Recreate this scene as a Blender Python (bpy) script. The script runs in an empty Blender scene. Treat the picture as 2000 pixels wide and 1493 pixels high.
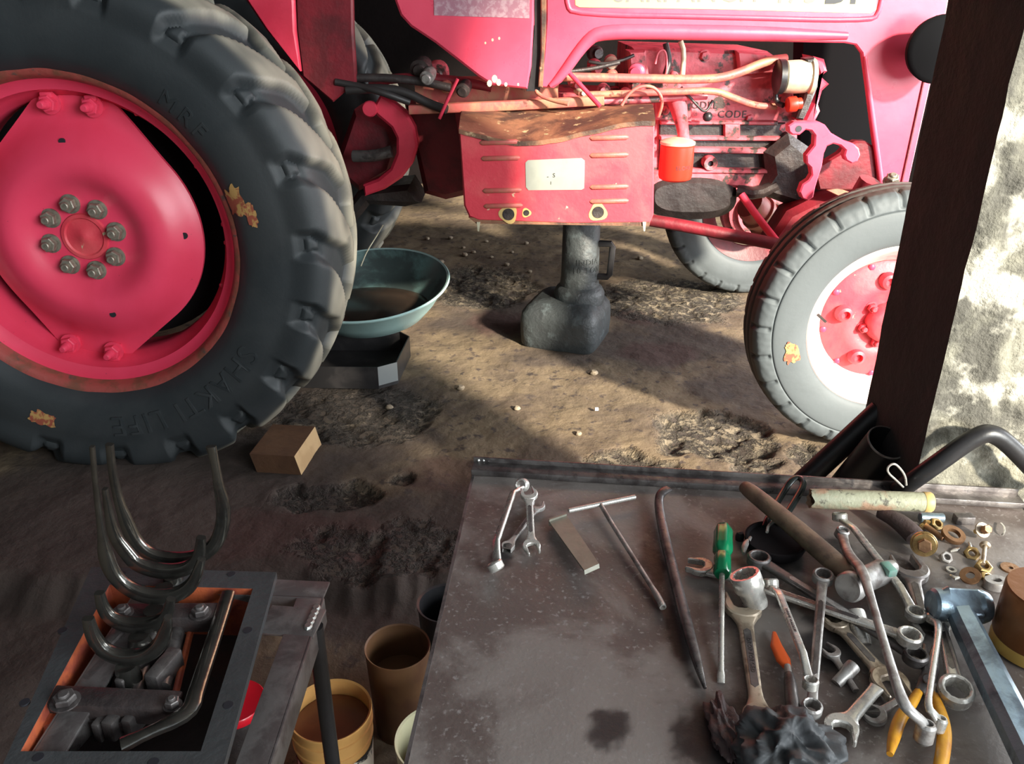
import bpy, bmesh, math, random
from mathutils import Vector, Matrix, noise
V = Vector
R = math.radians
random.seed(7)
S = bpy.context.scene
col = S.collection

# ------------------------------------------------------------------ camera
PITCH, FPX, CAMZ = R(25.0), 1615.0, 1.18
cam = bpy.data.objects.new('camera', bpy.data.cameras.new('camera'))
col.objects.link(cam)
cam.location = (0, 0, CAMZ)
cam.rotation_euler = (R(90) - PITCH, 0, 0)
cam.data.sensor_fit = 'HORIZONTAL'
cam.data.sensor_width = 36.0
cam.data.lens = FPX / 2000 * 36
cam.data.clip_start = 0.02
S.camera = cam
# ------------------------------------------------------------------ world, sun, daylight, exposure
S.view_settings.view_transform = 'Standard'
S.view_settings.look = 'None'
S.view_settings.gamma = 1
S.view_settings.use_curve_mapping = False
S.view_settings.exposure = 0.0
w = bpy.data.worlds.new('sky')
S.world = w
w.use_nodes = True
w.node_tree.nodes['Background'].inputs[0].default_value = (0.80, 0.90, 1.0, 1)
w.node_tree.nodes['Background'].inputs[1].default_value = 0.95
sun = bpy.data.objects.new('sun', bpy.data.lights.new('sun', 'SUN'))
col.objects.link(sun)
EL = R(25)
sdir = V((-0.60 * math.cos(EL), 0.80 * math.cos(EL), -math.sin(EL)))
sun.rotation_euler = sdir.to_track_quat('-Z', 'Y').to_euler()
sun.location = (4, -4, 4)
sun.data.energy = 15.0
sun.data.color = (1.0, 0.91, 0.74)
sun.data.angle = R(4.0)
day = bpy.data.objects.new('daylight', bpy.data.lights.new('daylight', 'AREA'))
col.objects.link(day)
day.data.shape = 'RECTANGLE'
day.data.size, day.data.size_y = 2.6, 2.0
day.data.energy = 285
day.data.color = (0.90, 0.97, 1.0)
day.location = (2.9, -1.5, 1.7)
day.rotation_euler = (V((-0.4, 2.2, 0.5)) - day.location).to_track_quat('-Z', 'Y').to_euler()

side = bpy.data.objects.new('side_daylight', bpy.data.lights.new('side_daylight', 'AREA'))
col.objects.link(side)
side.data.shape = 'RECTANGLE'
side.data.size, side.data.size_y = 2.4, 1.6
side.data.energy = 170
side.data.color = (0.93, 0.97, 1.0)
side.location = (3.3, 2.6, 1.1)
side.rotation_euler = (V((-0.2, 2.3, 0.45)) - side.location).to_track_quat('-Z', 'Y').to_euler()

# ------------------------------------------------------------------ helpers
cp, sp = math.cos(PITCH), math.sin(PITCH)
def ray(px, py):
    a, b = (px - 1000) / FPX, (py - 746.5) / FPX
    return V((a, cp - b * sp, -sp - b * cp))
def Pz(px, py, z):
    d = ray(px, py)
    t = (z - CAMZ) / d.z
    return V((0, 0, CAMZ)) + d * t
def Py(px, py, y):
    d = ray(px, py)
    return V((0, 0, CAMZ)) + d * (y / d.y)

class MB:
    def __init__(s):
        s.v, s.f, s.m, s.cur = [], [], [], 0
    def add(s, vs, fs, M=None):
        n = len(s.v)
        s.v += [(M @ V(p)) if M else V(p) for p in vs]
        s.f += [tuple(i + n for i in f) for f in fs]
        s.m += [s.cur] * len(fs)
        return s
    def box(s, c, d, M=None, b=0.0):
        x, y, z = d[0] / 2, d[1] / 2, d[2] / 2
        if b <= 0:
            vs = [(c[0] + i * x, c[1] + j * y, c[2] + k * z) for i in (-1, 1) for j in (-1, 1) for k in (-1, 1)]
            return s.add(vs, [(0, 1, 3, 2), (4, 6, 7, 5), (0, 4, 5, 1), (2, 3, 7, 6), (0, 2, 6, 4), (1, 5, 7, 3)], M)
        b = min(b, x * .9, y * .9, z * .9)
        bm = bmesh.new()
        bmesh.ops.create_cube(bm, size=1)
        bmesh.ops.scale(bm, vec=V(d), verts=bm.verts)
        bmesh.ops.bevel(bm, geom=bm.edges[:], offset=b, segments=2, affect='EDGES', profile=.5)
        bmesh.ops.translate(bm, vec=V(c), verts=bm.verts)
        bm.verts.index_update()
        vs = [v.co.copy() for v in bm.verts]
        fs = [[v.index for v in f.verts] for f in bm.faces]
        bm.free()
        return s.add(vs, fs, M)
    def rings(s, rs, M=None, caps=True, closed=True, loop=False):
        n = len(rs[0])
        vs = [p for r in rs for p in r]
        fs = []
        m = len(rs)
        for i in range(m if loop else m - 1):
            a, b = i * n, ((i + 1) % m) * n
            for j in range(n if closed else n - 1):
                k = (j + 1) % n
                fs.append((a + j, a + k, b + k, b + j))
        if caps and not loop:
            fs.append(tuple(range(n - 1, -1, -1)))
            fs.append(tuple((m - 1) * n + j for j in range(n)))
        return s.add(vs, fs, M)
    def lathe(s, prof, o=(0, 0, 0), ax=(0, 0, 1), n=32, M=None, caps=False, close=False, fn=None):
        ax = V(ax).normalized()
        q = V((0, 0, 1)).rotation_difference(ax).to_matrix()
        o = V(o)
        rs = []
        for (r, h) in prof:
            ring = []
            for j in range(n):
                a = 2 * math.pi * j / n
                rr = r * (fn(a, r, h) if fn else 1)
                ring.append(o + q @ V((rr * math.cos(a), rr * math.sin(a), h)))
            rs.append(ring)
        return s.rings(rs, M, caps=caps, loop=close)
    def cyl(s, a, b, r, r2=None, n=20, bev=0.0, M=None):
        a, b = V(a), V(b)
        L = (b - a).length
        r2 = r if r2 is None else r2
        pr = [(r, 0), (r2, L)] if bev <= 0 else [(r - bev, 0), (r, bev), (r2, L - bev), (r2 - bev, L)]
        return s.lathe(pr, a, b - a, n, M, caps=True)
    def sweep(s, pts, rad, n=12, up=(0, 0, 1), M=None, caps=True, sq=1.0, smooth=0):
        pts = [V(p) for p in pts]
        if not isinstance(rad, list): rad = [rad] * len(pts)
        rad = [(r, r) if not isinstance(r, tuple) else r for r in rad]
        for _ in range(smooth):
            np_, nr = [pts[0]], [rad[0]]
            for i in range(len(pts) - 1):
                for t in (.25, .75):
                    np_.append(pts[i].lerp(pts[i + 1], t))
                    nr.append(tuple(rad[i][k] * (1 - t) + rad[i + 1][k] * t for k in (0, 1)))
            np_.append(pts[-1]); nr.append(rad[-1])
            pts, rad = np_, nr
        rs = []
        up = V(up)
        for i, p in enumerate(pts):
            t = (pts[min(i + 1, len(pts) - 1)] - pts[max(i - 1, 0)]).normalized()
            sx = t.cross(up)
            if sx.length < 1e-3: sx = t.cross(V((1, 0, 0.01)))
            sx.normalize()
            sy = sx.cross(t).normalized()
            ring = []
            for j in range(n):
                a = 2 * math.pi * (j + .5) / n
                c, d = math.cos(a), math.sin(a)
                if sq != 1:
                    c = math.copysign(abs(c) ** sq, c); d = math.copysign(abs(d) ** sq, d)
                ring.append(p + sx * (rad[i][0] * c) + sy * (rad[i][1] * d))
            rs.append(ring)
        return s.rings(rs, M, caps=caps)
    def extr(s, pts, z0, z1, M=None, b=0.0):
        n = len(pts)
        ar = sum(pts[i][0] * pts[(i + 1) % n][1] - pts[(i + 1) % n][0] * pts[i][1] for i in range(n))
        if ar < 0: pts = pts[::-1]
        def off(d):
            if d == 0: return pts
            o = []
            for i in range(n):
                p0, p1, p2 = V(pts[i - 1]), V(pts[i]), V(pts[(i + 1) % n])
                n1 = V((-(p1 - p0).y, (p1 - p0).x)); n2 = V((-(p2 - p1).y, (p2 - p1).x))
                if n1.length < 1e-9: n1 = n2
                if n2.length < 1e-9: n2 = n1
                m = (n1.normalized() + n2.normalized())
                m = m.normalized() if m.length > 1e-6 else n1.normalized()
                o.append((p1.x + m.x * d, p1.y + m.y * d))
            return o
        lv = [(z0, 0), (z1, 0)] if b <= 0 else [(z0, b), (z0 + b, 0), (z1 - b, 0), (z1, b)]
        return s.rings([[(p[0], p[1], z) for p in off(d)] for z, d in lv], M)
    def sphere(s, c, r, n=16, M=None, sc=(1, 1, 1)):
        c = V(c)
        rs = []
        m = n // 2
        for i in range(1, m):
            t = math.pi * i / m
            rs.append([c + V((r * sc[0] * math.sin(t) * math.cos(2 * math.pi * j / n), r * sc[1] * math.sin(t) * math.sin(2 * math.pi * j / n), -r * sc[2] * math.cos(t))) for j in range(n)])
        return s.rings(rs, M)

WL = {}
def wl(o): return WL.get(o.name, V((0, 0, 0))) if o else V((0, 0, 0))
def link(name, mesh, parent=None, c=V((0, 0, 0))):
    o = bpy.data.objects.new(name, mesh)
    col.objects.link(o)
    o.location = c - wl(parent)
    if parent: o.parent = parent
    WL[o.name] = c.copy()
    return o
def obj(name, mb, mat, parent=None, ang=38, label=None, origin=None, recalc=True):
    """one mesh object from world (or group-local) coordinates"""
    if origin is None:
        lo = V([min(p[i] for p in mb.v) for i in range(3)]); hi = V([max(p[i] for p in mb.v) for i in range(3)])
        c = (lo + hi) / 2
        if parent is None: c.z = lo.z
    else: c = V(origin)
    me = bpy.data.meshes.new(name)
    me.from_pydata([p - c for p in mb.v], [], mb.f)
    for m in (mat if isinstance(mat, (list, tuple)) else [mat]): me.materials.append(m)
    if max(mb.m) > 0: me.polygons.foreach_set('material_index', mb.m)
    if recalc:
        bm = bmesh.new(); bm.from_mesh(me)
        bmesh.ops.recalc_face_normals(bm, faces=bm.faces)
        bm.to_mesh(me); bm.free()
    me.polygons.foreach_set('use_smooth', [True] * len(me.polygons))
    me.set_sharp_from_angle(angle=R(ang))
    o = link(name, me, parent, c)
    if label: o['label'] = label
    return o
def tag(o, label, cat, group=None):
    o['label'] = label; o['category'] = cat
    if group: o['group'] = group
    return o
def thing(name, label, cat, loc=(0, 0, 0), group=None):
    o = bpy.data.objects.new(name, None)
    col.objects.link(o)
    o.location = loc
    o.empty_display_size = .05
    WL[o.name] = V(loc)
    return tag(o, label, cat, group)
def struct(o):
    o['kind'] = 'structure'
    return o
def text_geo(body, size, ext, space=1.0, bold=0.0, align='CENTER'):
    cu = bpy.data.curves.new('lettering', 'FONT')
    cu.body, cu.size, cu.extrude, cu.offset = body, size, ext, bold
    cu.align_x, cu.align_y = align, 'CENTER'
    cu.space_character = space
    cu.resolution_u = 3
    ob = bpy.data.objects.new('lettering', cu)
    col.objects.link(ob)
    dg = bpy.context.evaluated_depsgraph_get()
    me = bpy.data.meshes.new_from_object(ob.evaluated_get(dg))
    vs = [v.co.copy() for v in me.vertices]
    fs = [tuple(p.vertices) for p in me.polygons]
    bpy.data.objects.remove(ob); bpy.data.curves.remove(cu); bpy.data.meshes.remove(me)
    return vs, fs
def frameM(o, x, z):
    """matrix with local X along x, local Z near z, at o"""
    x = V(x).normalized(); z = V(z)
    y = z.cross(x).normalized(); z = x.cross(y)
    return Matrix(((x.x, y.x, z.x, o[0]), (x.y, y.y, z.y, o[1]), (x.z, y.z, z.z, o[2]), (0, 0, 0, 1)))

# ------------------------------------------------------------------ materials
def mat(name, c, rough=.5, metal=0.0, c2=None, amt=.5, scale=8.0, lo=.42, hi=.62, bump=0.0, bscale=60.0, c3=None, s3=40.0, lo3=.6, hi3=.7, rvar=0.0, spec=.5, attr=None, coat=0.0):
    m = bpy.data.materials.new(name)
    m.use_nodes = True
    nt = m.node_tree
    N, L = nt.nodes, nt.links
    b = N['Principled BSDF']
    b.inputs['Roughness'].default_value = rough
    b.inputs['Metallic'].default_value = metal
    b.inputs['Specular IOR Level'].default_value = spec
    b.inputs['Coat Weight'].default_value = coat
    tc = N.new('ShaderNodeTexCoord')
    def nz(sc, det=6.0, dis=0.0):
        n = N.new('ShaderNodeTexNoise')
        n.inputs['Scale'].default_value = sc; n.inputs['Detail'].default_value = det
        n.inputs['Roughness'].default_value = .62; n.inputs['Distortion'].default_value = dis
        L.new(tc.outputs['Object'], n.inputs['Vector'])
        return n
    def rng(src, a, z, amt=1.0):
        r = N.new('ShaderNodeMapRange')
        r.inputs[1].default_value = a; r.inputs[2].default_value = z
        r.inputs[3].default_value = 0; r.inputs[4].default_value = amt
        r.interpolation_type = 'SMOOTHSTEP'
        L.new(src, r.inputs[0])
        return r.outputs[0]
    def mix(fac, a, bcol):
        x = N.new('ShaderNodeMix'); x.data_type = 'RGBA'
        if fac is not None: L.new(fac, x.inputs[0])
        for sock, val in ((x.inputs[6], a), (x.inputs[7], bcol)):
            if isinstance(val, tuple): sock.default_value = (*val, 1)
            else: L.new(val, sock)
        return x.outputs[2]
    cur = c
    first = None
    if c2 is not None:
        n1 = nz(scale, 8, .4); first = n1
        cur = mix(rng(n1.outputs[0], lo, hi, amt), cur, c2)
    if c3 is not None:
        n3 = nz(s3, 4)
        cur = mix(rng(n3.outputs[0], lo3, hi3), cur, c3)
    if attr:
        for (an, ac, am) in attr:
            at = N.new('ShaderNodeAttribute'); at.attribute_name = an
            cur = mix(rng(at.outputs['Fac'], 0, 1, am), cur, ac)
    if isinstance(cur, tuple): b.inputs['Base Color'].default_value = (*cur, 1)
    else: L.new(cur, b.inputs['Base Color'])
    if rvar:
        n4 = nz(scale * 2.3, 5)
        r = N.new('ShaderNodeMapRange')
        r.inputs[1].default_value = .35; r.inputs[2].default_value = .65
        r.inputs[3].default_value = max(.03, rough - rvar); r.inputs[4].default_value = min(1, rough + rvar)
        L.new(n4.outputs[0], r.inputs[0]); L.new(r.outputs[0], b.inputs['Roughness'])
    if bump:
        n2 = nz(bscale, 6)
        bp = N.new('ShaderNodeBump')
        bp.inputs['Strength'].default_value = bump; bp.inputs['Distance'].default_value = .01
        L.new(n2.outputs[0], bp.inputs['Height']); L.new(bp.outputs[0], b.inputs['Normal'])
    return m

RED = (0.72, 0.045, 0.090)
M = {}
M['red'] = mat('red_paint', RED, .38, c2=(.55, .02, .05), scale=5, amt=.6, c3=(.40, .12, .09), s3=55, lo3=.66, hi3=.74, bump=.05, rvar=.08)
M['hood'] = mat('faded_red_paint', (.74, .075, .135), .33, c2=(.66, .05, .10), scale=4, amt=.6, bump=.03, rvar=.08)
M['redworn'] = mat('worn_red_paint', (.64, .045, .070), .5, c2=(.70, .10, .11), scale=7, amt=.7, c3=(.62, .45, .30), s3=30, lo3=.66, hi3=.71, bump=.12)
M['reddark'] = mat('dark_red_paint', (.20, .010, .020), .5, c2=(.07, .007, .010), scale=6, amt=.8, bump=.15)  # red paint darkened, partly for shade on recessed parts
M['engine'] = mat('engine_red_paint', (.66, .13, .165), .42, c2=(.34, .06, .07), scale=11, amt=.85, lo=.46, hi=.60, c3=(.06, .04, .035), s3=17, lo3=.56, hi3=.64, bump=.2, bscale=40)
M['grease'] = mat('greasy_iron', (.030, .024, .024), .42, c2=(.07, .05, .045), scale=14, bump=.3, bscale=50, rvar=.12)
M['sump'] = mat('oily_sump', (.024, .019, .019), .45, c2=(.045, .03, .03), scale=9, bump=.2, rvar=.15)
M['tyre'] = mat('tyre_rubber', (.020, .025, .028), .62, c2=(.034, .038, .040), scale=3, amt=.8, bump=.06, bscale=120, rvar=.08, attr=[('tread', (.30, .275, .215), .95)])
M['tyre_f'] = mat('grey_tyre_rubber', (.085, .098, .105), .65, c2=(.06, .07, .075), scale=4, bump=.06, attr=[('tread', (.055, .04, .035), .9)])
M['rust'] = mat('rusty_rim_edge', (.32, .06, .05), .6, c2=(.16, .06, .035), scale=16, amt=.9, c3=(.10, .06, .05), s3=30, bump=.25)
M['rimred'] = mat('rim_red_paint', (.78, .055, .120), .36, c2=(.68, .04, .085), scale=4, amt=.5, c3=(.25, .03, .04), s3=70, lo3=.70, hi3=.76, bump=.03)
M['rimwhite'] = mat('pale_rim_paint', (.72, .66, .62), .42, c2=(.70, .30, .30), scale=6, amt=.6, bump=.05)
M['zinc'] = mat('dull_zinc', (.36, .33, .27), .5, .7, c2=(.16, .13, .10), scale=60, bump=.2)
M['chrome'] = mat('worn_chrome', (.58, .555, .51), .28, .55, c2=(.32, .27, .23), scale=45, amt=.5, lo=.5, hi=.66, bump=.03, bscale=90, rvar=.12)
M['steel'] = mat('dull_steel', (.40, .38, .36), .42, .45, c2=(.16, .13, .12), scale=38, amt=.8, bump=.1, bscale=80, rvar=.12)
M['bronze'] = mat('tarnished_chrome', (.50, .41, .31), .38, .5, c2=(.20, .15, .11), scale=35, amt=.85, lo=.46, hi=.6, bump=.1)
M['plategrey'] = mat('grey_olive_sheet', (.24, .23, .185), .45, .3, c2=(.17, .16, .13), scale=30, bump=.05)
M['darksteel'] = mat('dark_oily_steel', (.17, .155, .15), .38, .6, c2=(.06, .05, .05), scale=30, amt=.8, bump=.12, rvar=.12)
M['forkm'] = mat('oiled_fork_steel', (.15, .145, .13), .17, .9, c2=(.08, .075, .07), scale=25, amt=.7, bump=.05)
M['black'] = mat('black_paint', (.014, .014, .016), .38, c2=(.03, .028, .03), scale=10, bump=.05)
M['blackrub'] = mat('black_gloss_coating', (.012, .015, .014), .2)
M['table'] = mat('greasy_sheet_steel', (.185, .162, .148), .50, .05, c2=(.092, .070, .063), scale=6, amt=.95, lo=.44, hi=.60, c3=(.22, .20, .19), s3=130, lo3=.56, hi3=.70, bump=.10, bscale=160, rvar=.10, attr=[('stain_shade', (.012, .010, .011), .95)])
M['frame'] = mat('bare_angle_iron', (.26, .245, .24), .45, .7, c2=(.12, .10, .10), scale=18, amt=.8, bump=.12)
M['weld'] = mat('weld_bead', (.55, .56, .53), .35, .9, c2=(.30, .30, .28), scale=90, bump=.4)
M['wood'] = mat('sawn_wood', (.46, .30, .15), .7, c2=(.36, .22, .10), scale=22, amt=.7, bump=.15)
M['woodside'] = mat('dark_wood_side', (.115, .055, .028), .65, c2=(.07, .032, .018), scale=18, bump=.2)  # block sides, much darker than the sawn end
M['handle'] = mat('hammer_handle_wood', (.20, .135, .09), .48, c2=(.09, .06, .045), scale=20, amt=.9, bump=.1)
M['enamel'] = mat('turquoise_enamel', (.36, .52, .50), .3, c2=(.28, .44, .43), scale=6, bump=.03)
M['enamel_in'] = mat('grimy_enamel_inside', (.15, .26, .25), .34, c2=(.04, .05, .05), scale=5, amt=.9)
M['sludge'] = mat('used_oil', (.035, .024, .018), .12, c2=(.07, .045, .03), scale=6)
M['pan'] = mat('black_tray_steel', (.020, .019, .020), .35, c2=(.05, .045, .045), scale=12)
M['panrim'] = mat('bare_steel_rim', (.50, .53, .53), .35, .8)
M['tar'] = mat('tarry_cast_iron', (.042, .048, .050), .5, c2=(.024, .026, .028), scale=14, bump=.5, bscale=35, c3=(.075, .09, .095), s3=18, lo3=.55, hi3=.7)
M['yellowpail'] = mat('yellow_ochre_plastic', (.56, .30, .095), .45, c2=(.46, .22, .07), scale=12, bump=.06)
M['paint'] = mat('brown_paint', (.175, .062, .026), .30, c2=(.13, .045, .02), scale=20)
M['brownpail'] = mat('brown_plastic', (.13, .065, .03), .45, c2=(.08, .035, .02), scale=6, amt=.9)
M['ivory'] = mat('ivory_plastic', (.58, .55, .36), .45, c2=(.46, .40, .24), scale=10)
M['label'] = mat('torn_black_label', (.025, .025, .025), .4, c2=(.60, .55, .45), scale=26, lo=.50, hi=.54, amt=1.0)
M['orange'] = mat('primer_orange', (.42, .095, .035), .5, c2=(.20, .04, .03), scale=22, amt=.8, bump=.2)
M['redplastic'] = mat('bright_red_plastic', (.80, .012, .03), .25)
M['green'] = mat('green_acetate', (.005, .19, .075), .16, c2=(.004, .14, .06), scale=8, coat=.0)
M['yellow'] = mat('yellow_grip', (.70, .33, .02), .4, c2=(.45, .16, .02), scale=20, amt=.8)
M['orangegrip'] = mat('orange_plastic', (.75, .11, .02), .35)
M['brass'] = mat('brass_plating', (.66, .46, .20), .36, 1.0, c2=(.34, .20, .09), scale=50, amt=.8, bump=.1)
M['copper'] = mat('rusty_brown_plating', (.34, .19, .10), .45, .75, c2=(.16, .08, .05), scale=40, bump=.15)
M['can'] = mat('brown_tin', (.24, .09, .028), .33, .6, c2=(.20, .07, .02), scale=9, bump=.06)
M['gold'] = mat('gold_lacquer', (.78, .52, .14), .3, .8)
M['tube'] = mat('peeling_grey_green_paint', (.33, .33, .23), .6, c2=(.36, .22, .14), scale=9, amt=1.0, lo=.48, hi=.56, c3=(.10, .09, .065), s3=70, lo3=.56, hi3=.66, bump=.3)
M['ochre'] = mat('ochre_band', (.60, .42, .16), .5)
M['bluesteel'] = mat('blue_grey_steel', (.32, .42, .50), .34, .75, c2=(.10, .12, .15), scale=20, amt=.8, bump=.1)
M['rag'] = mat('oily_black_rag', (.040, .043, .046), .55, c2=(.018, .018, .021), scale=16, bump=.08, bscale=200)
M['brownrag'] = mat('oily_brown_leather', (.07, .045, .045), .6, c2=(.03, .02, .025), scale=9, bump=.3)
M['filter'] = mat('orange_red_enamel', (.62, .032, .014), .35)
M['alu'] = mat('cream_cast_aluminium', (.62, .58, .42), .45, .3, c2=(.40, .36, .26), scale=18)
M['plate'] = mat('silver_nameplate', (.66, .68, .60), .3, .6, c2=(.50, .52, .46), scale=9)
M['ink'] = mat('dark_ink', (.02, .02, .025), .5)
M['inkgrey'] = mat('grey_ink', (.16, .15, .15), .5)
M['sticker'] = mat('yellow_decal', (.88, .73, .22), .35)
M['stickerw'] = mat('white_decal', (.85, .83, .76), .35)
M['mauve'] = mat('faded_mauve_strip', (.34, .15, .20), .6, c2=(.46, .30, .34), scale=60, amt=.9)
M['paintmark'] = mat('ochre_paint_daub', (.46, .27, .09), .7, c2=(.30, .07, .04), scale=40, amt=1.0, lo=.45, hi=.55)
M['rail'] = mat('dusty_pink_frame', (.50, .10, .09), .5, c2=(.42, .20, .12), scale=12, amt=.9, c3=(.16, .05, .04), s3=24, lo3=.64, hi3=.7, bump=.15)
M['rustlid'] = mat('rusty_tin_lid', (.24, .11, .06), .55, c2=(.055, .03, .022), scale=7, amt=1.0, lo=.42, hi=.60, bump=.25, c3=(.50, .36, .20), s3=28, lo3=.60, hi3=.70)
M['hose'] = mat('black_hose', (.025, .022, .022), .45)
M['ceil'] = mat('grey_sheet_roof', (.14, .135, .13), .7, c2=(.08, .075, .07), scale=4)
M['flangem'] = mat('oily_cast_flange', (.050, .053, .055), .42, c2=(.035, .036, .038), scale=14, bump=.2)
M['dull_black'] = mat('dull_black', (.012, .010, .011), .9, spec=.1)  # plain dull black for the rim-gap disc and the dish
M['deep'] = mat('deep_black', (.004, .004, .005), .9, spec=.1)
M['stoneside'] = mat('shaded_side_stone', (.062, .050, .048), .85, c2=(.040, .032, .032), scale=6, bump=.5, bscale=60)  # pillar's left face: its shade is put into the stone colour
M['wall'] = mat('near_black_plaster', (.008, .006, .006), .95, spec=.05, c2=(.005, .004, .004), scale=3, bump=.4, bscale=20)  # near-black: darkness of the unlit background put into the walls
M['outwall'] = mat('grey_plaster', (.30, .30, .28), .9, c2=(.22, .22, .20), scale=3, bump=.4, bscale=20)
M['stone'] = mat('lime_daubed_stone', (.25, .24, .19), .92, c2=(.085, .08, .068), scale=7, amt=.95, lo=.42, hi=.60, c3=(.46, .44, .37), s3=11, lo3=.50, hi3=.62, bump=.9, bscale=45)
M['floor'] = mat('dirt_concrete', (.170, .122, .074), .85, c2=(.098, .068, .046), scale=4.0, amt=.95, lo=.42, hi=.62, bump=.55, bscale=30, c3=(.060, .042, .034), s3=24, lo3=.555, hi3=.66,
                 attr=[('rubble', (.20, .165, .115), .6), ('oil', (.048, .034, .029), .96), ('redspill', (.060, .026, .022), .75)])

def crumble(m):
    """crumbled concrete: pitted relief and darker colour in the pits, only inside the broken patches"""
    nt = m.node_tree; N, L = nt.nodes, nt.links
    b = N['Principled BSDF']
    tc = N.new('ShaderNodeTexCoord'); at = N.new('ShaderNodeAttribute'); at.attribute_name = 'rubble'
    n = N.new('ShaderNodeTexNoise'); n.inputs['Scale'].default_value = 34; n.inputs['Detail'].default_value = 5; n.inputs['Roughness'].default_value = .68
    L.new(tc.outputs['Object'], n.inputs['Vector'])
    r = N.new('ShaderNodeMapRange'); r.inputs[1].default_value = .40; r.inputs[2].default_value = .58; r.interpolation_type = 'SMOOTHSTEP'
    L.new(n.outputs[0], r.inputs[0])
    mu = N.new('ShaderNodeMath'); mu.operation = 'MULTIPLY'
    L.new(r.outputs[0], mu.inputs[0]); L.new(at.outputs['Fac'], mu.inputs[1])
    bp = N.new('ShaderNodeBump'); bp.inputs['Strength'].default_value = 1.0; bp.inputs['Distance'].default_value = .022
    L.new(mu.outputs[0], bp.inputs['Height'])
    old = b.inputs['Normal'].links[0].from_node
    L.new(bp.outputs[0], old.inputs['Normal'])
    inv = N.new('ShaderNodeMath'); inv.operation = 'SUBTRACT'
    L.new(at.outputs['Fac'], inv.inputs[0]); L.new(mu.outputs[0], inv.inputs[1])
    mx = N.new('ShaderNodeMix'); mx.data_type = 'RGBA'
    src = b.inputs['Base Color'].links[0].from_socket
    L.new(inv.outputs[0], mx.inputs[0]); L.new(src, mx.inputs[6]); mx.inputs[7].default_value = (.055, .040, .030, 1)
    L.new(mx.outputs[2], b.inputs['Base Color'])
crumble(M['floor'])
# ================================================================== setting
SW = Matrix(((1, 0, 0, 0), (0, 0, 1, 0), (0, 1, 0, 0), (0, 0, 0, 1)))
def slab(mb, poly, Y, d, b=0.0):
    return mb.extr([(Py(x, y, Y).x, Py(x, y, Y).z) for x, y in poly], Y, Y + d, SW, b)
def tubep(mb, pts, r, n=12, smooth=0, **k):
    return mb.sweep([Py(*p) for p in pts], r, n, up=(0, 1, 0.01), smooth=smooth, **k)
def sm(a, b, x):
    t = max(0.0, min(1.0, (x - a) / (b - a)))
    return t * t * (3 - 2 * t)
def fbm(x, y, z=0.0, o=4):
    return noise.fractal(V((x, y, z)), .9, 2.1, o, noise_basis='PERLIN_ORIGINAL')

# --- floor: worn dirt and broken concrete, with a step down towards the camera
PATCH = []   # centre x, y, half sizes, depth, roughness
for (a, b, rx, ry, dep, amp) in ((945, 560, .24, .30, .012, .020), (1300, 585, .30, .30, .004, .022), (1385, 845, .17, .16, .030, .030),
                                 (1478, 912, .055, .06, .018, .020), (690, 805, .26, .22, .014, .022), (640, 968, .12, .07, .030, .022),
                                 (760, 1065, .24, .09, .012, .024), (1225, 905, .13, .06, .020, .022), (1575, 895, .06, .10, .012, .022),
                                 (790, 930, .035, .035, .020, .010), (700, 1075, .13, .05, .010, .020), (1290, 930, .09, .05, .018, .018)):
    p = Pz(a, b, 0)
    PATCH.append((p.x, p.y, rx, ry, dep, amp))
OIL = []
for (a, b, rx, ry, k) in ((300, 1000, .75, .50, .95), (640, 1060, .55, .35, .9), (700, 860, .30, .22, .75), (620, 780, .42, .20, .8), (1270, 680, .42, .28, .8), (1440, 760, .2, .22, .7),
                          (980, 625, .30, .28, .75), (1100, 690, .25, .13, .7), (740, 900, .25, .16, .55), (420, 900, .6, .3, .95), (1420, 770, .05, .05, .9),
                          (1290, 640, .22, .2, .7), (760, 1130, .4, .22, .95), (960, 1000, .3, .25, .75), (40, 1250, .45, .4, .95), (20, 1450, .4, .3, .95), (250, 1150, .5, .3, .95), (40, 1050, .4, .3, .8)):
    p = Pz(a, b, 0)
    OIL.append((p.x, p.y, rx, ry, k))
SPILL = [(Pz(a, b, 0), rx, ry) for a, b, rx, ry in ((970, 630, .16, .16), (1290, 690, .18, .16), (1240, 620, .12, .12), (600, 1040, .3, .12), (900, 930, .2, .12))]
def pitgeo(x, y):
    wx = x + .05 * fbm(x * 7, y * 7, 3.1) ; wy = y + .05 * fbm(x * 7, y * 7, 8.2)
    k = 0.0; dep = 0.0; amp = 0.0
    for (px, py, rx, ry, d, a) in PATCH:
        e = math.hypot((wx - px) / rx, (wy - py) / ry)
        if e < 1.25:
            m = 1 - sm(.82, 1.12, e)
            if m > 0:
                k = max(k, m); dep = max(dep, d * m); amp = max(amp, a * m)
    return k, dep, amp
def floor_h(x, y):
    k, dep, amp = pitgeo(x, y)
    z = .010 * fbm(x * 1.7, y * 1.7, .3) + .0045 * fbm(x * 9, y * 9, 1.7)
    if amp > 0:
        dv, pv = noise.voronoi(V((x * 36 + .4 * fbm(x * 30, y * 30, 1), y * 36, 0)))
        z += -dep * .7 + amp * .40 * (.5 - dv[0]) * (.25 + .9 * abs(noise.noise(pv[0] * 3.7))) - amp * .35 * sm(.05, .3, fbm(x * 13, y * 13, 5.0, 3))
    edge = 1.50 + .05 * fbm(x * 4, 2.2) + .012 * fbm(x * 9, 4.2) - .10 * sm(-.2, .5, x)
    st = 1 - sm(edge - .09, edge + .02, y)
    z -= .055 * st
    if .02 < st < .98: z += .004 * fbm(x * 24, y * 24, 9)
    return z, k
NX, NY = 640, 640
vs, fs, rub, oil, red = [], [], [], [], []
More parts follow.
